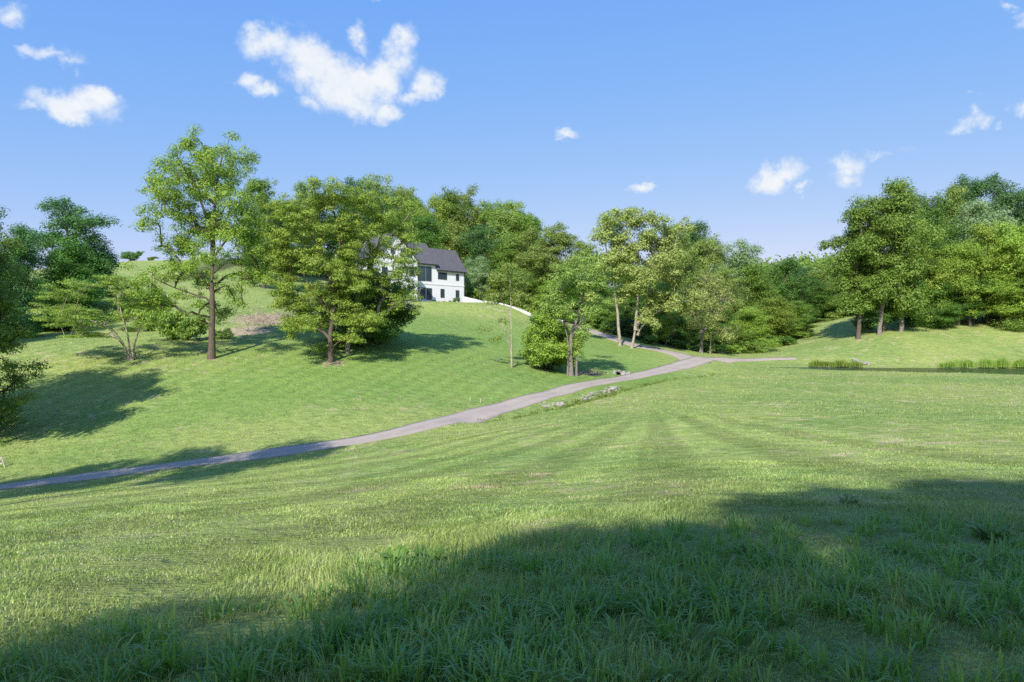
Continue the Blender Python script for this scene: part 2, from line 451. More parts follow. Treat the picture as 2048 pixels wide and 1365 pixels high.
def proto(kind, v):
    k = (kind, v)
    if k not in PROTO:
        sd = {'round':10,'oval':30,'low':50,'airy':70,'spread':90,'high':110,'ragged':130}[kind]+v
        rng = random.Random(sd)
        top = {'round':15,'oval':17,'low':15,'airy':16,'spread':13,'high':15,'ragged':15}[kind]
        st = [[(0,0,-.6),(rng.uniform(-.3,.3),rng.uniform(-.3,.3),5),(rng.uniform(-.7,.7),rng.uniform(-.7,.7),10),(rng.uniform(-1,1),rng.uniform(-1,1),top)]]
        prm = {'high': dict(n_cl=220, per=90, cr=1.15), 'ragged': dict(n_cl=250, per=105, cr=1.0, shell=.7), 'round': dict(n_cl=330, per=115, cr=1.15, flat=.82, up=.4), 'oval': dict(n_cl=290, per=115, cr=1.1, flat=.82, up=.4), 'low': dict(n_cl=370, per=115, cr=1.2, flat=.85, up=.4),
               'airy': dict(n_cl=230, per=100, cr=1.0, shell=.65, flat=.7), 'spread': dict(n_cl=300, per=110, cr=1.1, flat=.62)}[kind]
        PROTO[k] = tree_meshes(kind+'_tree', BARK, LEAF['mid'], sd, proto_lobes(kind, sd), st, .30, ls=.28, **prm)
    return PROTO[k]

cnt_v = {}
def bg_tree(px, D, top, hw, kind, leaf, label, group=None, name='deciduous_tree', bark=None, rz=None, base=None):
    x, y = (px-CX)/F*D, D
    z = g1(x, y)
    topz = CAMZ+(CY-top)/F*D
    h = max(3, topz-z)
    w = hw/F*D
    cnt_v[kind] = cnt_v.get(kind, -1)+1
    v = cnt_v[kind] % {'round':4,'oval':4,'low':5,'airy':3,'spread':3}[kind]
    rng = random.Random(int(px*7+D))
    s = w/(4.6 if 'hill behind the house' in (group or '') else 4.9)
    return tree_obj(name, (x, y, z), proto(kind, v), label, 'tree', group, rng.uniform(0, 6.28) if rz is None else rz,
                    (s*rng.uniform(.96,1.04), s*rng.uniform(.96,1.04), h/20.), LEAF[leaf], bark or BARK)

def hero(name, px, py, D, lobes, stems, label, leaf, bark, trunk_r, seed=1, depth=.8, group=None, category='tree', part=('trunk','crown'), **k):
    """lobes and stem points measured on the tree's own plane at its real distance"""
    x0 = (px-CX)/F*D; z0 = g1(x0, D); rng = random.Random(seed)
    zb = CAMZ+(CY-py)/F*D
    def loc(p): return ((p[0]-px)/F*D, (p[2] if len(p) > 2 else 0.), (py-p[1])/F*D)
    xs = [l[0] for l in lobes]; mid = (min(xs)+max(xs))/2; half = max(1, (max(xs)-min(xs))/2+20)
    L = []
    for (cx, cy, rx, ry) in lobes:
        X, _, Z = loc((cx, cy)); RX = rx/F*D; RY = ry/F*D
        lim = math.sqrt(max(.05, 1-((cx-mid)/half)**2))*half/F*D*depth
        L.append((X, rng.uniform(-lim, lim*.3), Z, RX, RX, RY))
        L.append((X*.93, rng.uniform(-lim*.3, lim), Z, RX*.85, RX*.85, RY*.85))
    S = []
    for st in stems:
        pr = 1.
        if isinstance(st, tuple): st, pr = st
        pts = [loc(p) for p in st]
        b = pts[0]; pts = [(b[0], b[1], b[2]-.5)]+pts
        S.append((pts, pr))
    ms = tree_meshes(name, bark, leaf, seed, L, S, trunk_r, **k)
    return tree_obj(name, (x0, D, z0), ms, label, category, group, part=part)

# ------------------------------------------------------------------ build terrain sheet
def axis(lim, fine, k, n_):
    t = np.linspace(-1, 1, n_); return np.sinh(t*k)/math.sinh(k)*lim
yy = np.concatenate([np.arange(-60, -6, 3), np.arange(-6, 24, .5), np.arange(24, 112, .8), np.arange(112, 180, 2), np.arange(180, 300, 6), np.arange(300, 901, 50)])
xx = np.concatenate([np.arange(-900, -260, 80), np.arange(-260, -100, 8), np.arange(-100, -44, 2), np.arange(-44, 60, .8), np.arange(60, 120, 2), np.arange(120, 260, 8), np.arange(260, 901, 80)])
GX, GY = np.meshgrid(xx, yy)
GZ = gz(GX, GY)
nx, ny = len(xx), len(yy)
V = np.stack([GX, GY, GZ], -1).reshape(-1,3)
I = (np.arange(ny-1)[:,None]*nx+np.arange(nx-1)[None,:])
loops = np.stack([I, I+1, I+1+nx, I+nx], -1).reshape(-1)
DIRT = [(hit(545,636)[:2], 5.0, 1.0), (hit(492,662)[:2], 3.6, .8), (hit(1180,748)[:2], 1.6, .9), (hit(1252,833)[:2], 1.3, .5), (hit(1460,832)[:2], 1.6, .5),
        (hit(1960,962)[:2], .35, .9), (hit(744,1104)[:2], .25, .85), (hit(1145,1120)[:2], .5, .55), (hit(820,815)[:2], 1.8, .5), (hit(423,719)[:2],.8,.75), (hit(662,727)[:2],1.6,.7), (hit(262,715)[:2],.8,.6), (hit(1240,693)[:2],.9,.6), (hit(1263,698)[:2],1.1,.6), (hit(1145,745)[:2],1.5,.7), (hit(1085,745)[:2],1.5,.5), (hit(490,585)[:2],7,.34), (hit(560,560)[:2],7,.3), (hit(230,700)[:2],3,.33), (hit(760,560)[:2] if False else (-30,100), 3, .2),
        (hit(1068,738)[:2], 1.6, .5), (hit(1280,760)[:2], .8, .4), (hit(1180,1215)[:2], .3, .6), (hit(1960,1240)[:2], .25, .9), (hit(1060,1160)[:2], .35, .5),(hit(1720,745)[:2],.01,.1)]
dirt = np.zeros(len(V))
for (c, r, a) in DIRT: dirt = np.maximum(dirt, a*np.exp(-((V[:,0]-c[0])**2+(V[:,1]-c[1])**2)/(r*r*1.4)))
psd = poly_sd(V[:,0], V[:,1], POND)
dirt = np.maximum(dirt, np.where(psd < .2, .6, 0)); dirt = np.maximum(dirt, .45*np.exp(-(line_d(V[:,0], V[:,1], SWALE)/1.0)**2))
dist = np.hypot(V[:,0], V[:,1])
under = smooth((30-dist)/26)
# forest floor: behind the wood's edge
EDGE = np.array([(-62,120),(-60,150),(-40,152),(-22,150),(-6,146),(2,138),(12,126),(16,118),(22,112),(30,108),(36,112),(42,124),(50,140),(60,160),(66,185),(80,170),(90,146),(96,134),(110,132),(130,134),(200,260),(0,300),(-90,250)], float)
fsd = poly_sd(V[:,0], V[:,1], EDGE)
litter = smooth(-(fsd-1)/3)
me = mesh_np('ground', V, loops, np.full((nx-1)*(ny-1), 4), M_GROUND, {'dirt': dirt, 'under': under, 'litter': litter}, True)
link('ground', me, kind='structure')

# ------------------------------------------------------------------ drive
M_ROAD = bpy.data.materials.new('drive_asphalt'); t = nt(M_ROAD); q = N(t)
pos_ = q('ShaderNodeNewGeometry').outputs['Position']
ac_ = q('ShaderNodeAttribute', attribute_name='across').outputs['Fac']
edge_ = q.math('ADD', q.math('ABSOLUTE', ac_), q.math('MULTIPLY', q.math('SUBTRACT', q.noise(pos_, 2.5, 5), .5), .35))
trk_ = q.ramp(q.math('ABSOLUTE', q.math('SUBTRACT', q.math('ABSOLUTE', ac_), .5)), .05, .28, 1, 0)
cr_ = q.mix(q.ramp(q.noise(pos_, .7, 6, .65), .3, .7), (.42,.355,.295), (.355,.30,.25))
cr_ = q.mix(q.math('MULTIPLY', trk_, .35), cr_, (.47,.395,.335))
cr_ = q.mix(q.math('MULTIPLY', q.ramp(q.noise(pos_, 14, 4), .4, .7), .4), cr_, (.33,.29,.27))
cr_ = q.mix(q.ramp(edge_, .86, 1.02), cr_, (.26,.24,.15))
bs_ = q('ShaderNodeBsdfPrincipled', ins={'Base Color': cr_, 'Roughness': .92, 'Specular IOR Level': .2})
bp_ = q('ShaderNodeBump', ins={'Strength': .5, 'Distance': .03, 'Height': q.noise(pos_, 30, 5)}); q.link(bp_.outputs[0], bs_.inputs['Normal'])
q.link(bs_.outputs[0], q('ShaderNodeOutputMaterial').inputs[0])
def catmull(pts, step=.8):
    pts = np.array(pts, float); out = []
    p = np.vstack([2*pts[0]-pts[1], pts, 2*pts[-1]-pts[-2]])
    for i in range(1, len(p)-2):
        L = np.linalg.norm(p[i+1]-p[i]); k = max(2, int(L/step))
        for t in np.arange(k)/k:
            out.append(.5*((2*p[i])+(-p[i-1]+p[i+1])*t+(2*p[i-1]-5*p[i]+4*p[i+1]-p[i+2])*t*t+(-p[i-1]+3*p[i]-3*p[i+1]+p[i+2])*t**3))
    out.append(pts[-1]); return np.array(out)
def strip(name, pts, wid, mat, lift=.03, nc=6, th=.12, **props):
    c = catmull(pts)
    for _ in range(14): c[1:-1] = (c[:-2]+2*c[1:-1]+c[2:])/4
    T = np.gradient(c, axis=0); T /= np.linalg.norm(T, axis=1)[:,None]
    Nn = np.stack([-T[:,1], T[:,0]], 1)
    w = np.interp(np.linspace(0, 1, len(c)), np.linspace(0, 1, len(wid)), wid)
    rng = np.random.default_rng(5)
    def edge(): 
        e = rng.normal(0, 1, len(c)); e = np.convolve(e, np.ones(3)/3, 'same'); return e*.09
    wl, wr = w/2+edge(), w/2+edge()
    cols = []
    for s in np.linspace(-1, 1, nc+1):
        off = np.where(s < 0, s*wl, s*wr)[:,None]*Nn
        p = c+off; cols.append(np.c_[p, gz(p[:,0], p[:,1])+lift])
    A = np.stack(cols, 1)              # len x nc+1 x 3
    lo = A[:,[0,-1],:].copy(); lo[:,:,2] -= th
    A = np.concatenate([lo[:,:1], A, lo[:,1:]], 1)
    m, k = A.shape[:2]
    I = np.arange(m-1)[:,None]*k+np.arange(k-1)[None,:]
    lp = np.stack([I, I+k, I+k+1, I+1], -1).reshape(-1)
    ac = np.tile(np.r_[-1., np.linspace(-1, 1, nc+1), 1.], m)
    me = mesh_np(name, A.reshape(-1,3), lp, np.full((m-1)*(k-1), 4), mat, {'across': ac})
    link(name, me, **props); return c
ROADPX = [(0,976),(150,957),(320,936),(490,915),(610,898),(700,884),(850,855),(1000,817),(1100,790),(1200,765),(1290,749),(1350,736),(1392,724)]
R1 = [hit(*p)[:2] for p in ROADPX]
R1 = [(-62,27),(-42,31)]+R1
UPPX = [(1392,724),(1375,715),(1345,706),(1300,697),(1250,686),(1205,670),(1172,658),(1150,650)]
R2 = [hit(*p)[:2] for p in UPPX]+[(7.5,127.5),(3.5,131.5),(-1,134),(-6,137.5)]
R3 = [hit(*p)[:2] for p in [(1340,737),(1385,725),(1440,721),(1510,719),(1560,718),(1592,717.5)]]
print('ROAD', [(round(a,1), round(b,1)) for a, b in R1]); print('UP', [(round(a,1), round(b,1)) for a, b in R2]); print('BR', [(round(a,1), round(b,1)) for a, b in R3])
C1 = strip('driveway', R1, [2.9,2.85,2.75,2.7,3.2], M_ROAD, .035, kind='structure')
C2 = strip('upper_driveway', R2, [4.2,3.4,3.2,3.2], M_ROAD, .039, kind='structure')
C3 = strip('side_driveway', R3, [3.2,3.2,3.0,2.6,1.6], M_ROAD, .043, kind='structure')
ROADS = [C1, C2, C3]
def road_dist(X, Y): return np.minimum(np.minimum(line_d(X, Y, C1[::2]), line_d(X, Y, C2[::2])), line_d(X, Y, C3[::2]))

# ------------------------------------------------------------------ pond
def water_mat():
    m = bpy.data.materials.new('pond_water'); t = nt(m); q = N(t)
    pos = q('ShaderNodeNewGeometry').outputs['Position']
    b = q('ShaderNodeBsdfPrincipled', ins={'Base Color': (.018,.035,.014,1), 'Roughness': .2, 'IOR': 1.33, 'Specular IOR Level': .5})
    bp = q('ShaderNodeBump', ins={'Strength': 1., 'Distance': .12, 'Height': q.noise(pos, 3.5, 3)})
    q.link(bp.outputs[0], b.inputs['Normal'])
    o = q('ShaderNodeOutputMaterial'); q.link(b.outputs[0], o.inputs[0]); return m
ctr = POND.mean(0); PP = ctr+(POND-ctr)*1.03
mb = MB(); mb.quad(*[(p[0], p[1], POND_Z) for p in PP]); mb.build('pond_water', water_mat(), kind='structure')

# ------------------------------------------------------------------ grass
def blades(name, r0, r1, n_, h, w, seed, seg2=True, label=None, xlim=None, tall=0., amin=-.90, amax=.90):
    rng = np.random.default_rng(seed)
    a = rng.uniform(amin, amax, n_); r = np.sqrt(rng.uniform(r0*r0, r1*r1, n_))
    X = r*np.sin(a); Y = r*np.cos(a)
    ok = (road_dist(X, Y) > 1.36+.22*np.random.default_rng(seed+9).random(len(X))) & (poly_sd(X, Y, POND) > .3) & (poly_sd(X, Y, EDGE) > 0)
    X, Y = X[ok], Y[ok]; m = len(X)
    def vn(X, Y, s, ph): return .5+.25*(np.sin(X*s+ph)+np.sin(Y*s*1.13+ph*2.1)*np.cos(X*s*.7-ph))*1.0
    patch = .5*vn(X, Y, .9, seed)+.5*vn(X+Y*.6, Y-X*.5, 2.3, seed*1.7)
    # the rough, unmown bank at the photographer's feet
    rough = smooth((11.5+.25*X-Y)/3)*smooth((patch-.28)/.4)*smooth((X+7)/6)
    rough *= 1-.6*smooth((4.3-np.hypot(X,Y))/1.0)*smooth((X-.5)/1.5)
    hh = h*rng.uniform(.4, 1.3, m)*(.35+1.3*patch**1.5)*(1+tall*.75*rough*rng.random(m)**1.3)
    ww = w*rng.uniform(.7, 1.3, m)
    ang = rng.uniform(0, 2*math.pi, m)
    # blades lean in tufts
    lean = rng.uniform(.15, .85, m); la = 2*np.sin(X*1.7+Y*.6)+1.6*np.sin(Y*2.1-X*.8)+rng.normal(0, .9, m)
    lx, ly = np.cos(la)*lean, np.sin(la)*lean
    Z = gz(X, Y)-.01
    sx, sy = np.cos(ang)*ww/2, np.sin(ang)*ww/2
    B0 = np.stack([X-sx, Y-sy, Z], 1); B1 = np.stack([X+sx, Y+sy, Z], 1)
    rv = np.clip(rng.random(m)*.75+.25*patch, 0, 1)
    tipz = hh*np.sqrt(np.maximum(.15, 1-lean**2*.8))
    if seg2:
        M0 = np.stack([X-sx*.8+lx*hh*.22, Y-sy*.8+ly*hh*.22, Z+tipz*.6], 1); M1 = np.stack([X+sx*.8+lx*hh*.22, Y+sy*.8+ly*hh*.22, Z+tipz*.6], 1)
        Tp = np.stack([X+lx*hh*.95, Y+ly*hh*.95, Z+tipz*(1-.25*lean)], 1)
        V = np.stack([B0, B1, M1, M0, Tp], 1).reshape(-1,3)
        b = np.arange(m)[:,None]*5
        lp = (b+np.array([0,1,2,3,3,2,4])).reshape(-1); tt = np.tile([4,3], m)
        return V, lp, tt, np.repeat(rv, 5)
    Tp = np.stack([X+lx*hh*.7, Y+ly*hh*.7, Z+tipz], 1)
    V = np.stack([B0, B1, Tp], 1).reshape(-1,3)
    return V, np.arange(m*3), np.full(m, 3), np.repeat(rv, 3)
def join(parts):
    off = 0; Vs, Ls, Ts, As = [], [], [], []
    for V, L, T, A in parts:
        Vs.append(V); Ls.append(L+off); Ts.append(T); As.append(A); off += len(V)
    return np.vstack(Vs), np.concatenate(Ls), np.concatenate(Ts), np.concatenate(As)
G = join([blades('g', 1.6, 5.5, 110000, .052, .0055, 1, tall=2.6), blades('g', 5, 10.5, 130000, .055, .009, 2, tall=2.2),
          blades('g', 10, 20, 140000, .06, .016, 3, tall=.8), blades('g', 19, 38, 130000, .065, .03, 4, False),
          blades('g', 36, 75, 110000, .11, .055, 5, False), blades('g', 70, 125, 70000, .13, .09, 6, False)])
link('grass', mesh_np('grass', G[0], G[1], G[2], M_BLADE, {'rnd': G[3]}), kind='stuff', label='mown meadow grass covering the slopes', category='grass')

M_LONG = leaf_mat('long_grass_blades', (.165,.285,.060), (.300,.430,.120), .4, .38, .45)
def tufts(seed, spots, hmin, hmax, nb, w, spread):
    rng = np.random.default_rng(seed); out = []
    for (x, y, s) in spots:
        m = int(nb*s)
        z = g1(x, y)
        a = rng.uniform(0, 2*math.pi, m); r = spread*s*np.sqrt(rng.random(m))*.5
        X = x+r*np.cos(a); Y = y+r*np.sin(a)
        h = rng.uniform(hmin, hmax, m)*s; la = a+rng.normal(0, .7, m); lean = rng.uniform(.1, 1., m)
        ww = w*rng.uniform(.6, 1.2, m); sa = la+math.pi/2
        sx, sy = np.cos(sa)*ww/2, np.sin(sa)*ww/2; cx, cy = np.cos(la), np.sin(la)
        Z = np.full(m, z)-.01
        rows = []
        for t, wf in ((0,.7),(.4,1),(.75,.75)):
            o = lean*h*t*t*.8; zz = Z+h*(t-.45*lean*t*t)
            rows += [np.stack([X+cx*o-sx*wf, Y+cy*o-sy*wf, zz], 1), np.stack([X+cx*o+sx*wf, Y+cy*o+sy*wf, zz], 1)]
        o = lean*h*.95; rows.append(np.stack([X+cx*o, Y+cy*o, Z+h*(1-.6*lean)], 1))
        V = np.stack(rows, 1).reshape(-1,3); b = np.arange(m)[:,None]*7
        lp = (b+np.array([0,1,3,2,2,3,5,4,4,5,6])).reshape(-1)
        out.append((V, lp, np.tile([4,4,3], m), np.repeat(rng.random(m)*.85, 7)))
    return join(out)
rng = random.Random(11); spots = []
while len(spots) < 560:
    px = rng.uniform(-150, 2200); py = rng.uniform(1040, 1400)
    lim = 1120-.09*(px-700) if px > 700 else 1200-.1*(px-0)+60
    if py < lim: continue
    if px > 1100 and py > 1250 and rng.random() < .75: continue
    if px < 650 and rng.random() < .72: continue
    h_ = hit(px, py); spots.append((h_[0], h_[1], rng.uniform(.5, 1.15)))
T_ = tufts(21, spots, .10, .28, 30, .015, .24)
link('long_grass', mesh_np('long_grass', T_[0], T_[1], T_[2], M_LONG, {'rnd': T_[3]}), kind='stuff', label='tufts of long unmown grass in the foreground shade', category='grass')

# rank growth in the ditch
rng = random.Random(12); spots = []
for i in range(330):
    t = rng.random()*(len(SWALE)-1.001); k = int(t); f = t-k
    spots.append((SWALE[k][0]*(1-f)+SWALE[k+1][0]*f+rng.gauss(0,.55), SWALE[k][1]*(1-f)+SWALE[k+1][1]*f+rng.gauss(0,.55), rng.uniform(.6,1.2)))
T2 = tufts(22, spots, .15, .40, 12, .035, .5)
link('ditch_growth', mesh_np('ditch_growth', T2[0], T2[1], T2[2], leaf_mat('ditch_blades', (.13,.19,.03), (.26,.30,.06)), {'rnd': T2[3]}), kind='stuff', label='rank yellow-green growth in the stony ditch', category='grass')

# low broad-leaved weeds
def weed(px, py, s, label, seed):
    h_ = hit(px, py); rng = np.random.default_rng(seed); mb = MB()
    for i in range(44):
        a = rng.uniform(0, 6.28); L = s*rng.uniform(.35, 1.); w = L*.17; r0 = s*.45*rng.random()
        bx, by = r0*math.cos(a+1), r0*math.sin(a+1)*.6
        d = np.array([math.cos(a), math.sin(a)]); e = np.array([-d[1], d[0]])
        prof = [(0,.0,.15),(.25,.35,.8),(.5,.62,1),(.78,.72,.7),(1,.66,.05)]
        prev = None
        for t, zz, ww in prof:
            c = np.array([bx, by])+d*L*t*.75
            p = (c[0]-e[0]*w*ww/2, c[1]-e[1]*w*ww/2, zz*L*.85), (c[0]+e[0]*w*ww/2, c[1]+e[1]*w*ww/2, zz*L*.85)
            if prev: mb.quad(prev[0], prev[1], p[1], p[0])
            prev = p
    return mb.build('broadleaf_weed', LEAF['mid'], loc=h_, label=label, category='weed', group='leafy weeds in the foreground')
weed(800, 1135, .30, 'dark leafy weed clump at the shadow edge, left of its pale twin', 3)
weed(868, 1128, .24, 'smaller leafy weed clump just right of the darkest clump', 4)
weed(1985, 1085, .26, 'broad-leaved weed in the shade near the right edge of the field', 5)
weed(1700, 1012, .20, 'low leafy weed on the sunny edge of the right-hand shade', 6)

# clover heads
rngf = np.random.default_rng(31)
def clover(n_, regions, size, seed):
    rng = np.random.default_rng(seed); pts = []
    for (x0, y0, x1, y1, k) in regions:
        for _ in range(k):
            px = rng.uniform(x0, x1); py = rng.uniform(y0, y1); pts.append((px, py))
    return pts
cl_anchor = [(60,1060),(150,1045),(260,1000),(380,990),(480,975),(560,960),(640,950),(100,1120),(250,1090),(330,1060),(120,1170),(430,1020),(30,1010),(1890,945),(1950,940),(200,1140),(560,1000),(700,935),(1640,905)]
pts = []
for (px, py) in cl_anchor:
    x, y, z = hit(px, py)
    k = 42; s = .45+.06*y
    q_ = rngf.normal(0, s, (k,2)); pts.append(np.c_[x+q_[:,0], y+q_[:,1]*1.3])
pts = np.vstack(pts); Zc = gz(pts[:,0], pts[:,1])+rngf.uniform(.05,.10,len(pts))
sz = .007+.00042*pts[:,1]
octv = np.array([(1,0,0),(0,1,0),(-1,0,0),(0,-1,0),(0,0,1),(0,0,-1)], float)
octf = np.array([(0,1,4),(1,2,4),(2,3,4),(3,0,4),(1,0,5),(2,1,5),(3,2,5),(0,3,5)])
V = (np.c_[pts, Zc][:,None,:]+octv[None]*sz[:,None,None]).reshape(-1,3)
lp = (np.arange(len(pts))[:,None,None]*6+octf[None]).reshape(-1)
M_CLOV = simple_mat('clover_heads', (.46,.48,.34), .8, (.36,.40,.24), 5)
link('clover_flowers', mesh_np('clover_flowers', V, lp, np.full(len(pts)*8, 3), M_CLOV), kind='stuff', label='white clover heads speckling the grass at left', category='clover')

# reeds
M_REED = leaf_mat('reed_blades', (.22,.34,.05), (.42,.50,.12), .5)
def reeds(p0, p1, n_, hmax, wid, seed, label):
    rng = np.random.default_rng(seed)
    t = rng.random(n_); t = np.clip(t+.045*np.sin(t*37+seed)+.03*np.sin(t*91), -.03, 1.03); X = p0[0]+(p1[0]-p0[0])*t+rng.normal(0, .2, n_); Y = p0[1]+(p1[1]-p0[1])*t+rng.uniform(-wid, wid, n_)+.5*np.sin(t*9+seed)
    Z = np.full(n_, POND_Z+.15); h = hmax*rng.uniform(.6, 1.05, n_)*(.8+.13*np.sin(X*2.1)+.1*np.sin(X*5.3+1))*(.55+.45*np.minimum(1, 9*np.minimum(np.clip(t,0,1), 1-np.clip(t,0,1))+.1))
    a = rng.uniform(0, 3.14, n_); w = .05
    lx = rng.normal(0, .12, n_); ly = rng.normal(0, .12, n_)
    V = np.stack([np.stack([X-np.cos(a)*w/2, Y-np.sin(a)*w/2, Z],1), np.stack([X+np.cos(a)*w/2, Y+np.sin(a)*w/2, Z],1),
                  np.stack([X+np.cos(a)*w/2+lx*.5, Y+np.sin(a)*w/2+ly*.5, Z+h*.6],1), np.stack([X-np.cos(a)*w/2+lx*.5, Y-np.sin(a)*w/2+ly*.5, Z+h*.6],1),
                  np.stack([X+lx*1.6, Y+ly*1.6, Z+h],1)], 1).reshape(-1,3)
    b = np.arange(n_)[:,None]*5
    link('reeds', mesh_np('reeds', V, (b+np.array([0,1,2,3,3,2,4])).reshape(-1), np.tile([4,3], n_), M_REED, {'rnd': np.repeat(rng.random(n_), 5)}),
         kind='stuff', label=label, category='reeds')
reeds((41.9,95.6),(48.4,94.7), 1100, 1.2, .5, 1, 'shorter stand of green reeds left of the stones at the pond')
reeds((58.6,92.6),(73,92.0), 2600, 1.45, .6, 2, 'long stand of green reeds along the far bank at right')

# ------------------------------------------------------------------ rocks
M_ROCK = simple_mat('limestone', (.38,.355,.32), .9, (.28,.26,.23), 2, .6, 8)
def rock_mesh(seed):
    rng = np.random.default_rng(seed)
    import bmesh
    bm = bmesh.new(); bmesh.ops.create_icosphere(bm, subdivisions=2, radius=1)
    dirs = rng.normal(size=(9,3)); dirs /= np.linalg.norm(dirs, axis=1)[:,None]; lim = rng.uniform(.55, .9, 9)
    for v in bm.verts:
        p = np.array(v.co)
        for d, l in zip(dirs, lim):
            e = p@d
            if e > l: p = p-d*(e-l)*.9
        v.co = p*(1+rng.normal(0, .03))
    me = bpy.data.meshes.new('rock'); bm.to_mesh(me); bm.free(); me.materials.append(M_ROCK); return me
ROCKS = [rock_mesh(i) for i in range(6)]
rr = random.Random(4)
def rock(px, py, s, label, group=None, flat=.6, name='rock'):
    p = hit(px, py); o = link(name, rr.choice(ROCKS), None, (p[0], p[1], p[2]+s*.15), label=label, category='rock')
    o.rotation_euler = (rr.uniform(-.3,.3), rr.uniform(-.3,.3), rr.uniform(0,6.28)); o.scale = (s, s*rr.uniform(.7,1), s*flat)
    if group: o['group'] = group
for i in range(22):
    rock(rr.uniform(1078,1124), rr.uniform(806,815), rr.uniform(.12,.28), 'pale riprap stone in the lower heap beside the drive', 'lower riprap heap')
for i in range(40):
    t = rr.random(); rock(1162+t*80+rr.uniform(-4,4), 798-t*24+rr.uniform(-5,5), rr.uniform(.10,.25), 'pale riprap stone strung along the ditch beside the drive', 'riprap along the ditch')
rock(1226, 780, .6, 'largest flat white boulder in the ditch beside the drive', flat=.4)
for i in range(16):
    t = rr.random(); rock(1226+t*36, 746+rr.uniform(-3,3)+t*2, rr.uniform(.15,.34), 'white stone piled round the dark culvert mouth', 'stones round the culvert')
for i in range(26):
    t = rr.random(); rock(1706+t*32, 722+t*8+rr.uniform(-3,2), rr.uniform(.15,.4), 'pale stone in the spill beside the reeds at the pond', 'stones beside the reeds', .5)
rock(405, 706, .38, 'white stone lying left of the tall tree trunk')
rock(995, 722, .22, 'small white stone on the lawn left of the slim tree')
for i in range(9):
    rock(500+rr.uniform(-10,80), 640+rr.uniform(-14,22), rr.uniform(.12,.3), 'pale stone scattered on the bare earth bank', 'stones on the bare bank')
rock(1183, 651, .5, 'grey square stone on the verge where the upper drive bends')
rock(1205, 657, .4, 'pale low stone on the verge of the upper drive')
M_DARK = simple_mat('culvert_pipe', (.03,.03,.03), .7)
p = hit(1237, 750)
mb = MB(); mb.tube([(0,-.3,0),(0,.9,.05)], [.2,.2], 14)
mb.build('culvert_pipe', M_DARK, None, (p[0], p[1], p[2]+.10), label='dark round culvert pipe mouth under white stones', category='pipe')

# brush on the bare bank
M_TWIG = simple_mat('dry_brush', (.40,.33,.25), .9, (.25,.20,.15), 8)
mb = MB(); rb = random.Random(8)
for i in range(420):
    p = hit(532+rb.gauss(0,34), 640+rb.gauss(0,12)); a = rb.uniform(0,6.28); L = rb.uniform(.3,1.1)
    mb.tube([p, (p[0]+L*math.cos(a)*.5, p[1]+L*math.sin(a)*.5, p[2]+rb.uniform(.1,.35)), (p[0]+L*math.cos(a), p[1]+L*math.sin(a), p[2]+rb.uniform(0,.25))], [.03,.022,.01], 3)
for i in range(90):
    p = hit(1182+rb.gauss(0,14), 748+rb.gauss(0,3)); a = rb.uniform(0,6.28); L = rb.uniform(.2,.7)
    mb.tube([p, (p[0]+L*math.cos(a), p[1]+L*math.sin(a), p[2]+rb.uniform(.05,.3))], [.025,.012], 3)
mb.build('dry_brush', M_TWIG, kind='stuff', label='dry twigs and cut brush lying on the bare earth', category='brush')

# A-frame stand at left edge and two stakes
M_WOOD = simple_mat('weathered_wood', (.55,.50,.44), .85, (.40,.36,.31), 6)
p = hit(3, 935)
e = empty('wooden_stand', p, 'small pale wooden A-frame stand at the left end of the drive', 'stand')
for sx in (-1, 1):
    mb = MB(); mb.prism([(sx*.22-.03,-.02,-.05),(sx*.22+.03,-.02,-.05),(sx*.02+.03,-.02,.62),(sx*.02-.03,-.02,.62)], (0,.045,0)); mb.build('leg', M_WOOD, e)
mb = MB(); mb.box(-.13,-.05,.22,.13,-.022,.27); mb.build('crossbar', M_WOOD, e)
for (px, py, h_, lb) in ((940,803,.5,'short grey stake in the grass above the drive'),(961,806,.62,'taller pale stake beside the short grey stake above the drive')):
    p = hit(px, py); mb = MB(); mb.prism([(-.025,-.02,-.1),(.025,-.02,-.1),(.02,-.02,h_*.7-.06),(0,-.02,h_*.7),(-.02,-.02,h_*.7-.06)], (0,.04,0))
    mb.build('wooden_stake', M_WOOD, None, p, label=lb, category='stake', group='stakes above the drive')
# slim pole on the hillside
p = hit(672, 572); p = ((672-CX)/F*100, 100, g1((672-CX)/F*100, 100)); mb = MB(); tz = CAMZ+(CY-508)/F*100-p[2]
mb.tube([(0,0,-.3),(0,0,tz)], [.16,.13], 10)
mb.build('utility_pole', simple_mat('pole_grey', (.5,.48,.44), .8), None, p, label='plain pale grey pole standing on the hillside behind the leafy clump', category='pole')

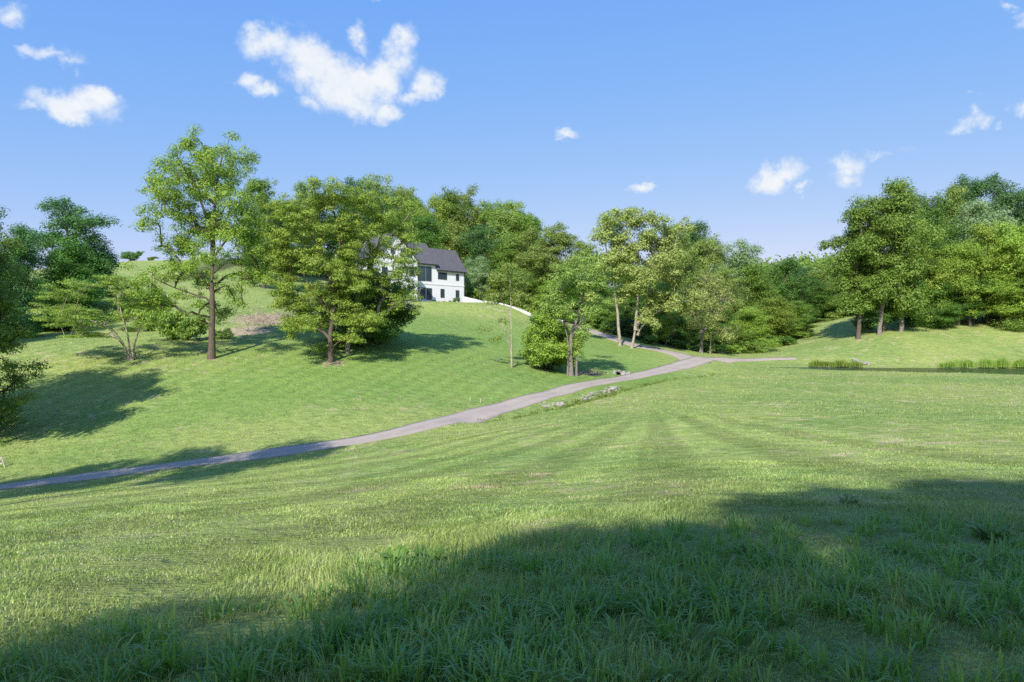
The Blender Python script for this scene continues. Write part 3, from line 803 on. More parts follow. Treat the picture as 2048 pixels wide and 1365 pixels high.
# ------------------------------------------------------------------ house
HB = 8.75
O_ = (-14.9, 128.0, HB)
e = empty('house', O_, 'white two-storey farmhouse with dark grey gabled roofs on the hill', 'house', rz=math.atan2(.66,.75))
U = np.array([.7507,.6606]); Vd = np.array([.6606,-.7507])
def wall_uv(zx, zy, out=0.):
    """position on the wall plane (u along, z above base)"""
    px = 720+zx/8.533; py = 470+zy/8.533; k = (px-CX)/F
    bx, by = O_[0]+Vd[0]*out, O_[1]+Vd[1]*out
    s = (k*by-bx)/(U[0]-k*U[1]); D = by+U[1]*s
    return s, CAMZ+(CY-py)/F*D-HB
def siding():
    m = bpy.data.materials.new('white_board_siding'); t = nt(m); q = N(t)
    tc = q('ShaderNodeTexCoord').outputs['Object']; sp = q('ShaderNodeSeparateXYZ', ins={0: tc})
    b = q('ShaderNodeBsdfPrincipled', ins={'Roughness': .6, 'Specular IOR Level': .3})
    q.link(q.mix(q.ramp(q.noise(tc, .8, 4), .3, .7), (.84,.84,.84), (.79,.79,.80)), b.inputs['Base Color'])
    w = q.math('PINGPONG', q.math('ADD', sp.outputs[0], sp.outputs[1]), .2)
    bp = q('ShaderNodeBump', ins={'Strength': .8, 'Distance': .03, 'Height': q.ramp(w, .015, .03, 1, 0)})
    q.link(bp.outputs[0], b.inputs['Normal'])
    o = q('ShaderNodeOutputMaterial'); q.link(b.outputs[0], o.inputs[0]); return m
M_WALL = siding()
M_ROOF = simple_mat('dark_shingles', (.125,.120,.130), .85, (.09,.088,.098), 3, .6, 14)
M_TRIM = simple_mat('white_trim', (.76,.77,.78), .6, (.72,.73,.75), 3)
M_FASC = simple_mat('dark_fascia', (.05,.05,.055), .6)
M_FRAME = simple_mat('dark_window_frame', (.06,.075,.09), .5)
M_GLASS = bpy.data.materials.new('window_glass'); t = nt(M_GLASS); q = N(t)
b = q('ShaderNodeBsdfPrincipled', ins={'Base Color': (.04,.065,.085,1), 'Roughness': .06, 'Specular IOR Level': .9, 'IOR': 1.5}); o = q('ShaderNodeOutputMaterial'); q.link(b.outputs[0], o.inputs[0])
M_STONE = simple_mat('grey_foundation', (.42,.42,.42), .9, (.34,.34,.35), 5)
gx0, gx1, gd = -15.6, -6.65, 5.0
# walls : main body, wing and projecting gable
po = wall_uv(808, 865, gd); po2 = wall_uv(938, 1000, gd)
mb = MB()
mb.box(-11.6,0,-.6,.7,8,7.5)
mb.prism([(-11.6,0,7.5),(-11.6,8,7.5),(-11.6,4,11.6)], (12.3,0,0))
mb.box(.7,.0,-.6,7.4,6.9,6.6)
mb.prism([(.7,0,6.6),(.7,6.9,6.6),(.7,3.45,10.75)], (6.7,0,0))
gm = (gx0+gx1)/2
pa, pb, za, zb = po[0], po2[0], po2[1], po[1]
mb.box(gx0,-gd,-.6,pa,-gd+.25,6.9); mb.box(pb,-gd,-.6,gx1,-gd+.25,6.9)
mb.box(pa,-gd,-.6,pb,-gd+.25,za); mb.box(pa,-gd,zb,pb,-gd+.25,6.9)
mb.prism([(gx0,-gd,6.9),(gx1,-gd,6.9),(gm,-gd,11.5)], (0,.25,0))
mb.box(gx0,-gd+.25,-.6,gx0+.25,0,6.9); mb.box(gx1-.25,-gd+.25,-.6,gx1,0,6.9)
mb.build('wall', M_WALL, e)
mb = MB(); mb.box(pa-.3,-gd+1.9,za-.1,pb+.6,-gd+2.0,zb+.2); mb.box(pa-.3,-gd+.25,za-.12,pb+.6,-gd+1.9,za-.02); mb.build('porch_back', M_STONE, e)
mb = MB(); mb.box(pa,-gd+.1,za,pb,-gd+.14,za+.5); mb.build('porch_railing', M_FASC, e)
# foundation and belt course
mb = MB(); mb.box(gx1,-.04,-.6,7.44,0,.18); mb.box(gx0-.04,-gd-.04,-.6,gx1+.04,-gd,.18); mb.build('foundation', M_STONE, e)
bz = wall_uv(1560, 865)[1]
mb = MB(); mb.box(gx1,-.06,bz-.1,7.44,0,bz+.1); mb.box(gx0-.03,-gd-.05,bz-.1,gx1+.05,-gd,bz+.1); mb.build('belt_course', M_TRIM, e)
mb = MB(); mb.box(7.4,-.05,0,7.52,.1,6.2); mb.build('corner_downspout', M_FASC, e)
def roof(pts, name='roof'):
    mb = MB()
    for a in pts:
        a = [np.array(p, float) for p in a]
        nn = np.cross(a[1]-a[0], a[2]-a[0]); nn /= np.linalg.norm(nn)
        if nn[2] < 0: nn = -nn
        mb.prism([tuple(p) for p in a], tuple(nn*.2))
    return mb.build(name, M_ROOF, e)
s1 = (11.6-7.5)/4; ov = .32
roof([[(-12.0,-ov,7.5-ov*s1),(1.15,-ov,7.5-ov*s1),(1.15,4,11.6),(-12.0,4,11.6)], [(-12.0,8+ov,7.5-ov*s1),(1.15,8+ov,7.5-ov*s1),(1.15,4.0,11.6),(-12.0,4.0,11.6)]])
s2 = (10.75-6.6)/3.45
roof([[(1.17,-ov,6.6-ov*s2),(7.8,-ov,6.6-ov*s2),(7.8,3.45,10.75),(.72,3.45,10.75),(.72,-ov,6.6-ov*s2)], [(.72,6.9+ov,6.6-ov*s2),(7.8,6.9+ov,6.6-ov*s2),(7.8,3.45,10.75),(.72,3.45,10.75)]])
hw_ = (gx1-gx0)/2; s3 = (11.5-6.9)/hw_
roof([[(gx0-ov,-gd-.4,6.9-ov*s3),(gm,-gd-.4,11.5),(gm,4,11.5),(gx0-ov,.3,6.9-ov*s3)], [(gx1+ov,-gd-.4,6.9-ov*s3),(gm,-gd-.4,11.5),(gm,4,11.5),(gx1+ov,.3,6.9-ov*s3)]])
mb = MB(); mb.box(1.17,-ov-.1,6.6-ov*s2-.1,7.8,-ov,6.6-ov*s2+.14); mb.box(gx1+ov,-ov-.1,7.5-ov*s1-.1,1.15,-ov,7.5-ov*s1+.14); mb.build('gutter', M_FASC, e)
def window(z0, z1, z2, z3, out=0., bars=(1,2), y=None):
    a = wall_uv(z0, z1, out); b = wall_uv(z2, z3, out)
    u0, u1, h0, h1 = a[0], b[0], b[1], a[1]
    y = -out
    f = MB(); t_ = .09
    f.box(u0-t_,y-.07,h0-t_,u0,y,h1+t_); f.box(u1,y-.07,h0-t_,u1+t_,y,h1+t_); f.box(u0,y-.07,h1,u1,y,h1+t_); f.box(u0,y-.07,h0-t_,u1,y,h0)
    for i in range(1, bars[0]): x = u0+(u1-u0)*i/bars[0]; f.box(x-.02,y-.055,h0,x+.02,y-.035,h1)
    for i in range(1, bars[1]): z = h0+(h1-h0)*i/bars[1]; f.box(u0,y-.053,z-.02,u1,y-.033,z+.02)
    fo = f.build('window', M_FRAME, e)
    g = MB(); g.box(u0,y-.03,h0,u1,y-.005,h1); g.build('pane', M_GLASS, fo)
for w in [(940,532,1022,775),(1036,545,1108,780),(1132,552,1211,785),(940,900,1014,1088),(1032,907,1112,1092),(1140,917,1218,1105)]: window(*w, bars=(2,4))
for w in [(1337,648,1373,750),(1387,652,1423,755),(1438,657,1475,760),(1643,680,1681,777),(1380,932,1431,1065),(1639,954,1684,1085)]: window(*w, bars=(1,2))
for w in [(606,550,680,640),(846,562,912,702),(530,230,590,310),(700,240,770,380),(800,260,880,390),(600,870,680,1000),(380,560,460,690),(380,860,460,1010)]: window(*w, out=gd, bars=(2,2))

# entrance planting and edging in front of the wing
M_EDGE = simple_mat('edging_stone', (.45,.44,.44), .9, (.33,.32,.33), 5)
def hpt(u, out): p = np.array(O_[:2])+U*u+Vd*out; return (p[0], p[1], g1(p[0], p[1]))
mb = MB()
for i in range(26):
    a = hpt(-5+i*.62, 2.3+.15*math.sin(i)); mb.box(a[0]-.25,a[1]-.18,a[2]-.2,a[0]+.25,a[1]+.18,a[2]+.14+.05*math.sin(i*2.3))
mb.build('stone_edging', M_EDGE, label='low grey stone edging of the planting bed below the house', category='edging')
bush_lobes = [(0,0,.55,.5,.5,.4),(.3,.1,.4,.35,.35,.3),(-.3,-.1,.45,.35,.35,.3)]
BUSH_S = tree_meshes('bush_small', BARK_D, LEAF['mid'], 201, bush_lobes, [[(0,0,-.1),(0,0,.5)]], .03, cr=.22, n_cl=26, per=26, ls=.13, tip=.008)
lb = ['small green shrub under the tall ground-floor windows','tiny shrub below the left ground-floor window of the wing','small shrub below the shadow edge on the house wall','little shrub left of the bushy one at the house wall',
      'biggest shrub in the bed under the blank wing wall','small shrub right of the biggest one in the bed','shrub at the right-hand corner of the white house']
for i, (zx, s) in enumerate([(1185,.75),(1270,.5),(1372,.55),(1467,.7),(1560,1.5),(1655,.5),(1757,.6)]):
    u = wall_uv(zx, 1150)[0]; p = hpt(u, 1.4); tree_obj('garden_shrub', p, BUSH_S, lb[i], 'shrub', 'shrubs in the bed by the house', i*1.3, (s,s,s*1.1), LEAF['mid' if i%2 else 'deep'], part=('stem','foliage'))

# white retaining wall stepping down beside the upper drive
M_RW = simple_mat('white_masonry', (.62,.63,.66), .7, (.52,.53,.56), 2)
def wallrun(pts, th, label):
    mb = MB()
    for (a, b) in zip(pts[:-1], pts[1:]):
        (x0,y0,h0), (x1,y1,h1) = a, b
        d = np.array([x1-x0,y1-y0]); d /= np.linalg.norm(d); nn = np.array([-d[1],d[0]])*th
        z0, z1 = g1(x0,y0), g1(x1,y1)
        mb.prism([(x0,y0,z0-.6),(x1,y1,z1-.6),(x1,y1,z1+h1),(x0,y0,z0+h0)], (nn[0],nn[1],0))
    mb.build('retaining_wall', M_RW, label=label, category='wall')
def wp(px, py, D):
    return ((px-CX)/F*D, D)
W0 = [(926,130.0,593),(950,129.0,598.5),(968,128.0,603.5)]
W1 = [(968.6,127.9,602),(1000,126.5,611),(1030,125.2,619),(1062,123.8,627)]
W2 = [(1062.6,123.6,629),(1100,121.5,636),(1128,119.7,641.5)]
for WW, lbl in ((W0,'tall white wall wedge joining the right corner of the house'),(W1,'long low white wall sloping down beside the upper drive'),(W2,'lower end of the white wall, half hidden behind the slim leaning tree')):
    run = []
    for px, D, py in WW:
        x, y = wp(px, 0, D); run.append((x, y, max(.3, CAMZ+(CY-py)/F*D-g1(x, y))))
    wallrun(run, .25, lbl)

# ------------------------------------------------------------------ specimen trees
# tall tree
hero('tall_walnut_tree', 423, 718, 65,
 [(385,290,42,30),(455,295,48,34),(345,340,48,38),(480,345,36,34),(405,350,55,45),(320,390,42,36),(372,410,55,40),(462,400,48,46),(495,425,38,40),(322,445,40,30),(360,490,58,34),(425,460,45,40),
  (505,480,45,40),(450,520,55,34),(335,545,45,36),(395,560,48,34),(480,550,42,32),(515,545,26,26),(340,600,52,30),(395,625,40,30),(460,590,26,24),(300,590,30,30),(495,600,14,26),(430,330,44,40),(385,380,44,38),(440,380,40,36),(400,450,50,40),(470,470,40,36),(380,540,40,30)],
 [([(423,718),(424,640),(423,560),(426,490)],1.0),([(426,500),(415,450,.3),(395,400,.5),(370,350,.5),(350,310,.3)],.45),([(426,490),(432,430,-.3),(440,370,-.4),(452,300,-.2)],.5),([(425,520),(455,470,.4),(480,420,.6)],.35),([(424,600),(390,590,-.5),(350,575,-.8),(320,560,-1)],.25)],
 'tallest tree, open-crowned with a bare straight trunk left of the white house', LEAF['fresh'], BARK, .35, seed=5, n_cl=567, per=130, cr=0.76, ls=0.176, tip=.02, depth=.75, flat=.65, shell=.6)
# leafy clump in front of the house
hero('locust_tree', 662, 726, 66,
 [(690,395,42,26),(640,405,42,30),(600,430,42,32),(730,390,38,24),(575,470,34,30),(630,465,50,36),(690,450,50,40),(590,520,42,32),(655,525,50,34),(700,510,36,36),(560,545,22,22),
  (640,590,55,34),(572,430,30,26),(560,500,30,30),(572,575,34,28),(590,650,36,26),(640,700,34,16),(655,385,40,22),(720,560,44,36),(680,570,40,34),(590,615,40,26),(680,625,50,34),(620,650,40,26),(730,640,50,34),(700,675,30,22),(570,590,26,24)],
 [([(662,726),(661,670),(668,610),(660,560),(650,520)],1.0),([(660,560),(676,500,.5),(672,450,.5),(660,410,.4)],.55),([(662,640),(640,600,-.6),(615,560,-1)],.3)],
 'yellow-green locust with feathery crown, front left of the clump before the house', LEAF['yellow'], BARK, .27, seed=6, n_cl=760, per=125, cr=0.73, ls=0.202, aspect=.36, tip=.018, flat=.42, droop=.35, depth=.7, shell=.6)
hero('locust_tree', 694, 722, 70,
 [(760,385,40,24),(800,405,36,26),(740,420,44,32),(790,450,40,34),(830,440,26,30),(760,480,40,36),(730,530,44,40),(815,500,28,34),(790,560,40,34),(835,560,18,30),(740,590,48,34),(800,620,44,30),(840,600,20,26),(760,650,40,26),(830,520,18,20),(812,478,28,28),(775,520,34,30),(812,550,26,30),(700,480,34,30),(770,455,34,28),(745,555,34,26),(825,585,22,22)],
 [([(694,722),(702,670),(720,620),(735,560),(742,520)],1.0),([(735,560),(755,510,.4),(768,450,.5),(762,390,.2)],.6),([(742,520),(775,500,-.4),(800,470,-.5),(830,430,-.6)],.45),([(742,520),(730,470,.3),(715,430,.6)],.45)],
 'grey-limbed locust screening the left half of the white house', LEAF['fresh'], BARK_G, .25, seed=7, n_cl=445, per=107, cr=0.76, ls=0.202, aspect=.36, tip=.026, flat=.42, droop=.35, depth=.6, bare=.16, shell=.7)
hero('understory_tree', 752, 705, 76,
 [(720,610,50,34),(770,600,50,34),(700,650,44,26),(760,650,46,28),(810,640,32,26),(740,570,40,26),(730,685,44,18),(690,690,26,18),(780,680,34,18),(700,600,40,30),(660,640,36,30)],
 [([(745,705),(742,660),(735,610)],1.0),([(760,706),(766,660),(775,610)],.8),([(735,705),(722,665),(712,620)],.7)],
 'dark shaded understory tree behind the two locusts', LEAF['dark'], BARK_D, .2, seed=8, n_cl=460, per=121, cr=0.92, ls=0.218, depth=.7)
# mimosa
hero('mimosa_tree', 262, 714, 64,
 [(130,610,46,10),(190,590,50,12),(230,575,42,12),(150,640,50,9),(285,600,46,12),(230,625,46,12),(320,595,28,12),(180,665,44,9),(270,560,34,10),(300,640,24,10),(110,632,26,7),(215,650,40,8)],
 [([(260,714),(245,680),(215,650,.3),(170,632,.5),(125,622,.7)],.5),([(262,714),(258,670),(245,620),(235,585)],.6),([(265,714),(272,670),(290,630),(300,600)],.6),([(261,714),(250,675,-.4),(225,640,-1)],.45)],
 'spreading multi-stemmed mimosa with flat feathery layers at far left', LEAF['fresh'], BARK_P, .17, seed=9, n_cl=310, per=107, cr=0.76, ls=0.185, aspect=.3, flat=.2, droop=.1, tip=.02, depth=1.0, up=1.0)
# slim tree
hero('slender_tree', 1023, 735, 72,
 [(1020,585,26,22),(1000,560,24,20),(1040,555,24,20),(985,600,18,14),(970,655,12,6),(1005,640,12,10),(995,675,12,8),(1045,600,18,14),(1015,530,20,14)],
 [([(1023,735),(1023,690),(1021,640),(1021,590),(1020,560)],1.0),([(1022,700),(1012,668),(1003,645)],.55),([(1021,625),(1000,600,.2),(985,585,.2)],.4)],
 'slim pale-stemmed sapling with sparse leaves on the open lawn', LEAF['olive'], BARK_P, .12, seed=10, n_cl=114, per=72, cr=0.61, ls=0.168, tip=.016, shell=.7)
# leaning tree and the shrub at its foot
hero('leaning_tree', 1145, 747, 73,
 [(1160,560,44,28),(1120,580,38,26),(1190,550,34,30),(1140,620,36,22),(1180,610,34,24),(1100,610,26,20),(1210,600,20,20),(1170,520,34,24),(1160,660,18,18),(1130,545,30,20)],
 [([(1143,744),(1141,700),(1143,660),(1155,625),(1165,585),(1172,540)],1.0),([(1153,744),(1155,700),(1158,650)],.6),([(1135,744),(1137,690),(1130,650)],.5),([(1144,660),(1158,645),(1164,625)],.4)],
 'leaning dark-trunked tree rising out of the round shrub by the drive', LEAF['olive'], BARK_G, .24, seed=12, n_cl=175, per=107, cr=0.76, ls=0.193, tip=.02, depth=.8, shell=.6)
hero('round_shrub', 1098, 742, 75.5,
 [(1090,655,34,22),(1120,670,30,24),(1065,680,22,22),(1095,700,36,24),(1060,705,18,16),(1130,710,26,22),(1075,722,22,12),(1105,724,24,12),(1150,690,14,22),(1085,640,22,12)],
 [([(1098,742),(1096,700),(1090,660)],1.0),([(1102,742),(1115,700),(1125,670)],.8),([(1094,742),(1078,710),(1068,685)],.8),([(1062,735),(1062,705)],.5)],
 'dense round fresh-green shrub mass around the leaning trunk', LEAF['fresh'], BARK_D, .13, seed=13, n_cl=351, per=130, cr=0.73, ls=0.185, depth=.9, category='shrub', part=('stem','foliage'), shell=.4)
# sycamores
hero('sycamore_tree', 1240, 692, 102,
 [(1222,440,26,22),(1258,428,20,16),(1205,470,26,22),(1240,475,28,30),(1215,515,30,26),(1195,545,30,24),(1235,545,26,24),(1180,590,24,20),(1255,520,18,24)],
 [([(1240,692),(1236,640),(1230,590),(1228,540)],1.0),([(1229,560),(1215,520),(1210,480)],.5),([(1228,545),(1240,500),(1245,450)],.5)],
 'left-hand tall sycamore with a single pale trunk by the upper drive', LEAF['cream'], BARK_P, .27, seed=14, n_cl=190, per=105, cr=1.04, ls=0.252, aspect=.7, tip=.03, shell=.7, depth=.8)
hero('sycamore_tree', 1264, 697, 101,
 [(1275,440,24,20),(1310,440,28,20),(1290,480,36,30),(1335,480,28,28),(1265,510,26,30),(1320,530,40,34),(1350,545,26,36),(1280,560,34,30),(1255,590,22,30),(1320,595,36,24),(1300,430,18,10),(1350,460,20,16),(1290,640,24,20),(1345,600,26,20),(1390,600,22,20)],
 [([(1263,697),(1270,665),(1272,640)],1.2),([(1271,655),(1276,600),(1278,540),(1276,480)],.6),([(1272,655),(1290,620),(1302,560),(1308,490)],.7),([(1275,665),(1305,630),(1340,612),(1385,600)],.4)],
 'right-hand sycamore forking low into three pale limbs by the upper drive', LEAF['cream'], BARK_P, .35, seed=15, n_cl=330, per=107, cr=1.04, ls=0.252, aspect=.7, tip=.03, shell=.7, depth=.8)
# vine-hung tree with bare twigs
hero('half_bare_tree', 1402, 706, 108,
 [(1400,600,34,22),(1375,580,24,18),(1430,620,24,20),(1440,590,24,26),(1395,640,30,20),(1450,660,20,20),(1420,560,30,20)],
 [([(1402,706),(1404,660),(1398,620)],1.0),([(1404,670),(1425,640),(1445,600)],.7),([(1420,706),(1422,670)],.6),([(1400,650),(1380,620)],.5)],
 'half-bare tree with grey drooping twigs and pale leaves at the wood edge', LEAF['cream'], BARK_G, .3, seed=16, n_cl=351, per=70, cr=0.98, ls=0.235, tip=.04, bare=.5, droop=.6)
# near trees at the left edge
hero('shady_maple_tree', -75, 800, 46,
 [(-20,400,26,18),(0,470,34,24),(-60,440,60,50),(5,520,38,28),(-40,530,70,50),(45,570,24,20),(0,590,60,40),(-90,600,80,60),(22,650,36,20),(-20,680,60,40),(48,715,32,9),(-15,735,44,18),(-60,760,70,40),(0,800,26,20),(-30,840,30,20),(-10,865,18,10),(-150,500,80,60),(-150,640,80,70),(-40,385,30,12)],
 [([(-75,830),(-76,720),(-72,600),(-70,480)],1.0),([(-74,700),(-40,620),(0,560)],.4),([(-74,740),(-30,710),(30,700)],.3),([(-74,770),(-40,790),(-10,810)],.25),([(-72,600),(-50,500),(-30,420)],.4)],
 'large dark tree cut off by the left edge, with low branches over the lawn', LEAF['mid'], BARK_D, .38, seed=17, n_cl=600, per=125, cr=0.76, ls=0.160, tip=.015, depth=.8, shell=.5)

# ------------------------------------------------------------------ background trees
G_L = 'trees at the left'; G_H = 'wooded hill behind the house'; G_M = 'trees in the middle of the valley wood'; G_R = 'trees on the right-hand slope'
for a in [
 (142,96,388,78,'round','deep','tall dark open-topped tree at left, its bare gaps against the sky',G_L),
 (148,88,468,74,'low','dark','dense dark tree below the tall open one at left',G_L),
 (38,82,445,60,'low','deep','dark leafy tree behind the cut-off tree at the left edge',G_L),
 (-70,70,380,70,'round','deep','dark tree mostly past the left edge',G_L),
 (95,100,560,50,'low','dark','low dark tree under the tall open-topped tree at left',G_L),
 (528,122,350,46,'oval','mid','bright green tree just right of the tallest tree, on the hill',G_H),
 (605,150,357,40,'airy','silver','bluish airy tree poking above the locust crown at left',G_H),
 (560,140,400,44,'round','dark','dark tree between the tallest tree and the locust clump',G_H),
 (640,158,385,50,'round','dark','dark round tree behind the locust clump left of the house',G_H),
 (702,160,353,44,'round','deep','dark domed treetop above the middle of the locust crown',G_H),
 (765,160,378,46,'oval','dark','dark tree behind the house chimney side, right of the domed top',G_H),
 (822,164,380,44,'round','mid','green tree directly above the main roof ridge',G_H),
 (798,172,372,46,'round','olive','olive domed tree just left above the main roof ridge',G_H),
 (902,168,380,48,'round','mid','full green crown between the yellow-green tree and the pale olive one',G_H),
 (735,168,366,50,'round','mid','full green crown on the hill above the right half of the locusts',G_H),
 (1048,160,425,50,'low','mid','full green tree low on the right shoulder of the hill',G_H),
 (1005,160,412,50,'low','olive','olive tree filling the hillside under the bright shoulder tree',G_H),
 (872,160,388,40,'oval','fresh','yellow-green tree above the lower roof wing',G_H),
 (932,172,372,50,'airy','olive','tallest pale olive tree on the hill behind the house',G_H),
 (985,170,392,42,'round','mid','green tree right of the pale olive hilltop tree',G_H),
 (1035,168,398,44,'round','fresh','bright round tree at the right shoulder of the hill skyline',G_H),
 (1066,162,432,26,'oval','deep','small dark treetop ending the hill skyline at right',G_H),
 (845,152,425,48,'round','dark','dark tree just behind the main roof',G_H),
 (905,152,435,48,'low','olive','olive tree behind the lower roof wing',G_H),
 (960,146,448,46,'low','deep','deep green billowing tree right of the house roof',G_H),
 (1010,144,470,44,'low','mid','mid-green tree above the white wall',G_H),
 (955,140,510,36,'low','silver','pale grey-green tree at the right corner of the house',G_H),
 (1000,137,545,34,'low','fresh','low bright tree right behind the white wall',G_H),
 (1050,146,452,44,'round','olive','olive tree with yellowish top over the slim sapling',G_H),
 (1102,138,448,58,'spread','olive','broad olive tree with flat top, middle of the wood edge',G_M),
 (1055,134,540,40,'low','mid','low green tree between the slim sapling and the broad olive tree',G_M),
 (1100,130,560,40,'low','fresh','low leafy tree above the round shrub',G_M),
 (1165,134,470,44,'airy','olive','thin olive tree left of the sycamores',G_M),
 (1150,128,530,44,'low','dark','dark tree behind the leaning trunk',G_M),
 (1200,124,590,44,'low','mid','low dense green tree left of the sycamore trunk',G_M),
 (1190,140,520,50,'low','dark','dark tree showing between leaning tree and left sycamore',G_M),
 (1260,130,540,44,'round','dark','dark tree behind the two sycamore trunks',G_M),
 (1250,118,640,34,'low','deep','low deep-green thicket tree between the sycamore trunks',G_M),
 (1310,116,600,38,'low','dark','shaded tree right of the forked sycamore',G_M),
 (1332,112,560,30,'oval','mid','slender-trunked green tree at the wood edge by the drive bend',G_M),
 (1345,150,440,48,'oval','olive','olive tree behind the forked sycamore, on the skyline',G_M),
 (1378,165,440,52,'round','deep','blue-green tree sloping down the skyline right of the sycamores',G_M),
 (1410,160,470,50,'round','olive','dull olive tree between sycamores and the pale round tree',G_M),
 (1395,128,540,48,'low','olive','olive tree behind the half-bare tree',G_M),
 (1370,116,630,40,'low','dark','shaded tree left of the half-bare tree',G_M),
 (1436,124,600,40,'low','dark','dark tree right behind the half-bare tree',G_M),
 (1482,150,474,60,'low','silver','pale round-topped tree standing above the valley wood',G_M),
 (1450,142,530,40,'low','olive','russet-tinged olive tree below the pale round-topped one',G_M),
 (1515,146,530,54,'low','mid','green tree right of the pale round-topped one',G_M),
 (1562,160,512,56,'round','dark','dark round tree at the lowest dip of the skyline',G_M),
 (1610,170,524,44,'round','deep','deep green tree right of the lowest dip of the skyline',G_M),
 (1545,128,590,52,'low','fresh','brightest green bushy tree at the right end of the valley wood',G_M),
 (1500,120,610,44,'low','fresh','bright green tree low at the wood edge above the side drive',G_M),
 (1470,116,650,34,'low','mid','low green tree at the wood edge, left of the bright ones',G_M),
 (1590,134,600,40,'low','mid','green tree where the valley wood meets the right slope',G_M),
 (1640,152,560,44,'low','dark','dark tree above the top of the right meadow',G_M),
 (1690,150,540,46,'low','olive','olive tree at the left foot of the right-hand grove',G_R),
 (1655,160,530,46,'low','olive','yellowish tree on the far slope left of the grove',G_R),
 (1716,112,408,70,'airy','mid','leaning open tree at the left end of the right-hand grove',G_R),
 (1758,112,380,72,'spread','mid','tall grey-trunked tree, leftmost big crown of the grove',G_R),
 (1803,113,358,74,'round','mid','tallest tree of the front of the grove, thick pale trunk',G_R),
 (1768,115,500,56,'round','dark','dark inner tree between the two grey trunks',G_R),
 (1830,120,430,60,'round','fresh','yellowish-green tree right of the thick pale trunk',G_R),
 (1860,128,372,56,'round','dark','dark tree at the top of the grove, centre',G_R),
 (1905,138,370,46,'round','olive','golden-green treetop left of the two highest ones',G_R),
 (1945,145,348,52,'round','deep','airy dark treetop, left of the two highest at right',G_R),
 (2002,145,338,52,'round','deep','highest airy treetop near the right edge',G_R),
 (2060,145,365,50,'round','deep','dark treetop cut by the right edge',G_R),
 (1950,130,395,76,'round','silver','silvery grey-green tree among darker ones at right',G_R),
 (1915,118,480,56,'round','fresh','bright tree with thin trunks below the silvery one',G_R),
 (1975,119,440,60,'round','yellow','yellow-green tree in front of the silvery one',G_R),
 (2035,117,430,66,'round','yellow','large yellow-green tree at the right edge',G_R),
 (1870,117,560,50,'low','dark','low dark tree with drooping boughs in the middle of the grove edge',G_R),
 (1940,117,560,50,'spread','dark','dark low tree over thin trunks at the grove edge',G_R),
 (2000,116,540,52,'spread','fresh','layered bright tree over the three thin trunks at right',G_R),
 (2075,114,520,60,'low','mid','leafy tree cut off by the right edge',G_R),
]:
    bg_tree(*a[:6], a[6], a[7], bark=BARK_G if 'pale trunk' in a[6] or 'grey-trunked' in a[6] else None)

# undergrowth shrubs along the wood edge
BUSHES = [tree_meshes('bush', BARK_D, LEAF['mid'], 300+i, [(random.Random(i*9+j).uniform(-1.6,1.6), random.Random(i*7+j+50).uniform(-1.2,1.2), random.Random(i*5+j+9).uniform(.5,1.9), 1.0, 1.0, .7) for j in range(8)],
           [[(0,0,-.2),(.1,0,1.2)],[(0,0,-.2),(-.7,.2,1.1)]], .06, cr=.5, n_cl=80, per=48, ls=.24, tip=.015) for i in range(3)]
def bush(px, D, hw, top, leaf, label, group='bushes along the wood edge', i=[0]):
    x, y = (px-CX)/F*D, D; z = g1(x, y); h = max(.8, CAMZ+(CY-top)/F*D-z); s = hw/F*D/2.4; i[0] += 1
    tree_obj('bush', (x,y,z), BUSHES[i[0]%3], label, 'bush', group, i[0]*1.9, (s,s,h/2.5), LEAF[leaf], part=('stem','foliage'))
for a in [
 (345,74,40,612,'fresh','leafy bush behind the mimosa, left of the tall trunk'),(395,73,34,632,'mid','dark-based bush just left of the tall trunk'),(442,74,22,655,'mid','small bush just right of the tall trunk'),
 (300,80,40,590,'fresh','high bush between mimosa and tall tree'),(255,92,30,560,'mid','bush on the slope above the mimosa'),(120,84,60,640,'dark','dark low bush under the left trees'),(60,78,50,625,'dark','dark bush beside the left-edge tree'),
 (265,164,22,502,'dark','rounded bush alone on the left hilltop'),(214,166,16,512,'mid','tiny bush on the hilltop beside the left trees'),(305,165,14,513,'olive','low bush on the hilltop right of the rounded one'),
 (600,150,30,500,'dark','dark bush on the hill behind the locust clump'),(690,72,22,690,'mid','small bush at the foot of the locusts'),
 (945,138,22,575,'mid','bush right of the house corner'),(985,134,26,585,'olive','bush above the white wall, nearest the house'),(1030,130,24,595,'mid','bush above the middle of the white wall'),(1075,127,28,600,'fresh','bush above the lower end of the white wall'),
 (1190,121,26,628,'mid','bush where the upper drive bends'),(1222,117,24,640,'dark','bush left of the sycamore trunk by the drive'),(1300,110,26,670,'dark','dark bush right of the forked sycamore base'),
 (1360,110,26,680,'dark','low bush at the wood edge under the shaded tree'),(1425,110,30,684,'mid','low bush right of the half-bare tree'),(1465,112,26,688,'fresh','bright low bush at the wood edge above the side drive'),
 (1505,114,28,682,'mid','bush at the foot of the bright green tree'),(1560,124,34,668,'dark','dark bush at the corner of the valley wood'),(1622,140,20,650,'yellow','golden bush at the top left of the right meadow'),
 (1650,146,22,640,'olive','brownish bush on the upper meadow edge'),(1676,150,22,628,'yellow','yellow bush left of the grove on the meadow edge'),(1700,152,24,615,'mid','green bush behind the leaning grove tree'),
 (1725,118,22,640,'mid','bush at the foot of the leaning grove tree'),(1890,124,40,620,'dark','dark bush inside the grove'),(1820,122,36,625,'dark','shaded bush behind the thick pale trunk'),(2010,122,50,615,'dark','bush in the shade at the right edge of the grove'),
 (1600,132,26,655,'mid','bush where the meadow narrows beside the wood')]:
    bush(*a)

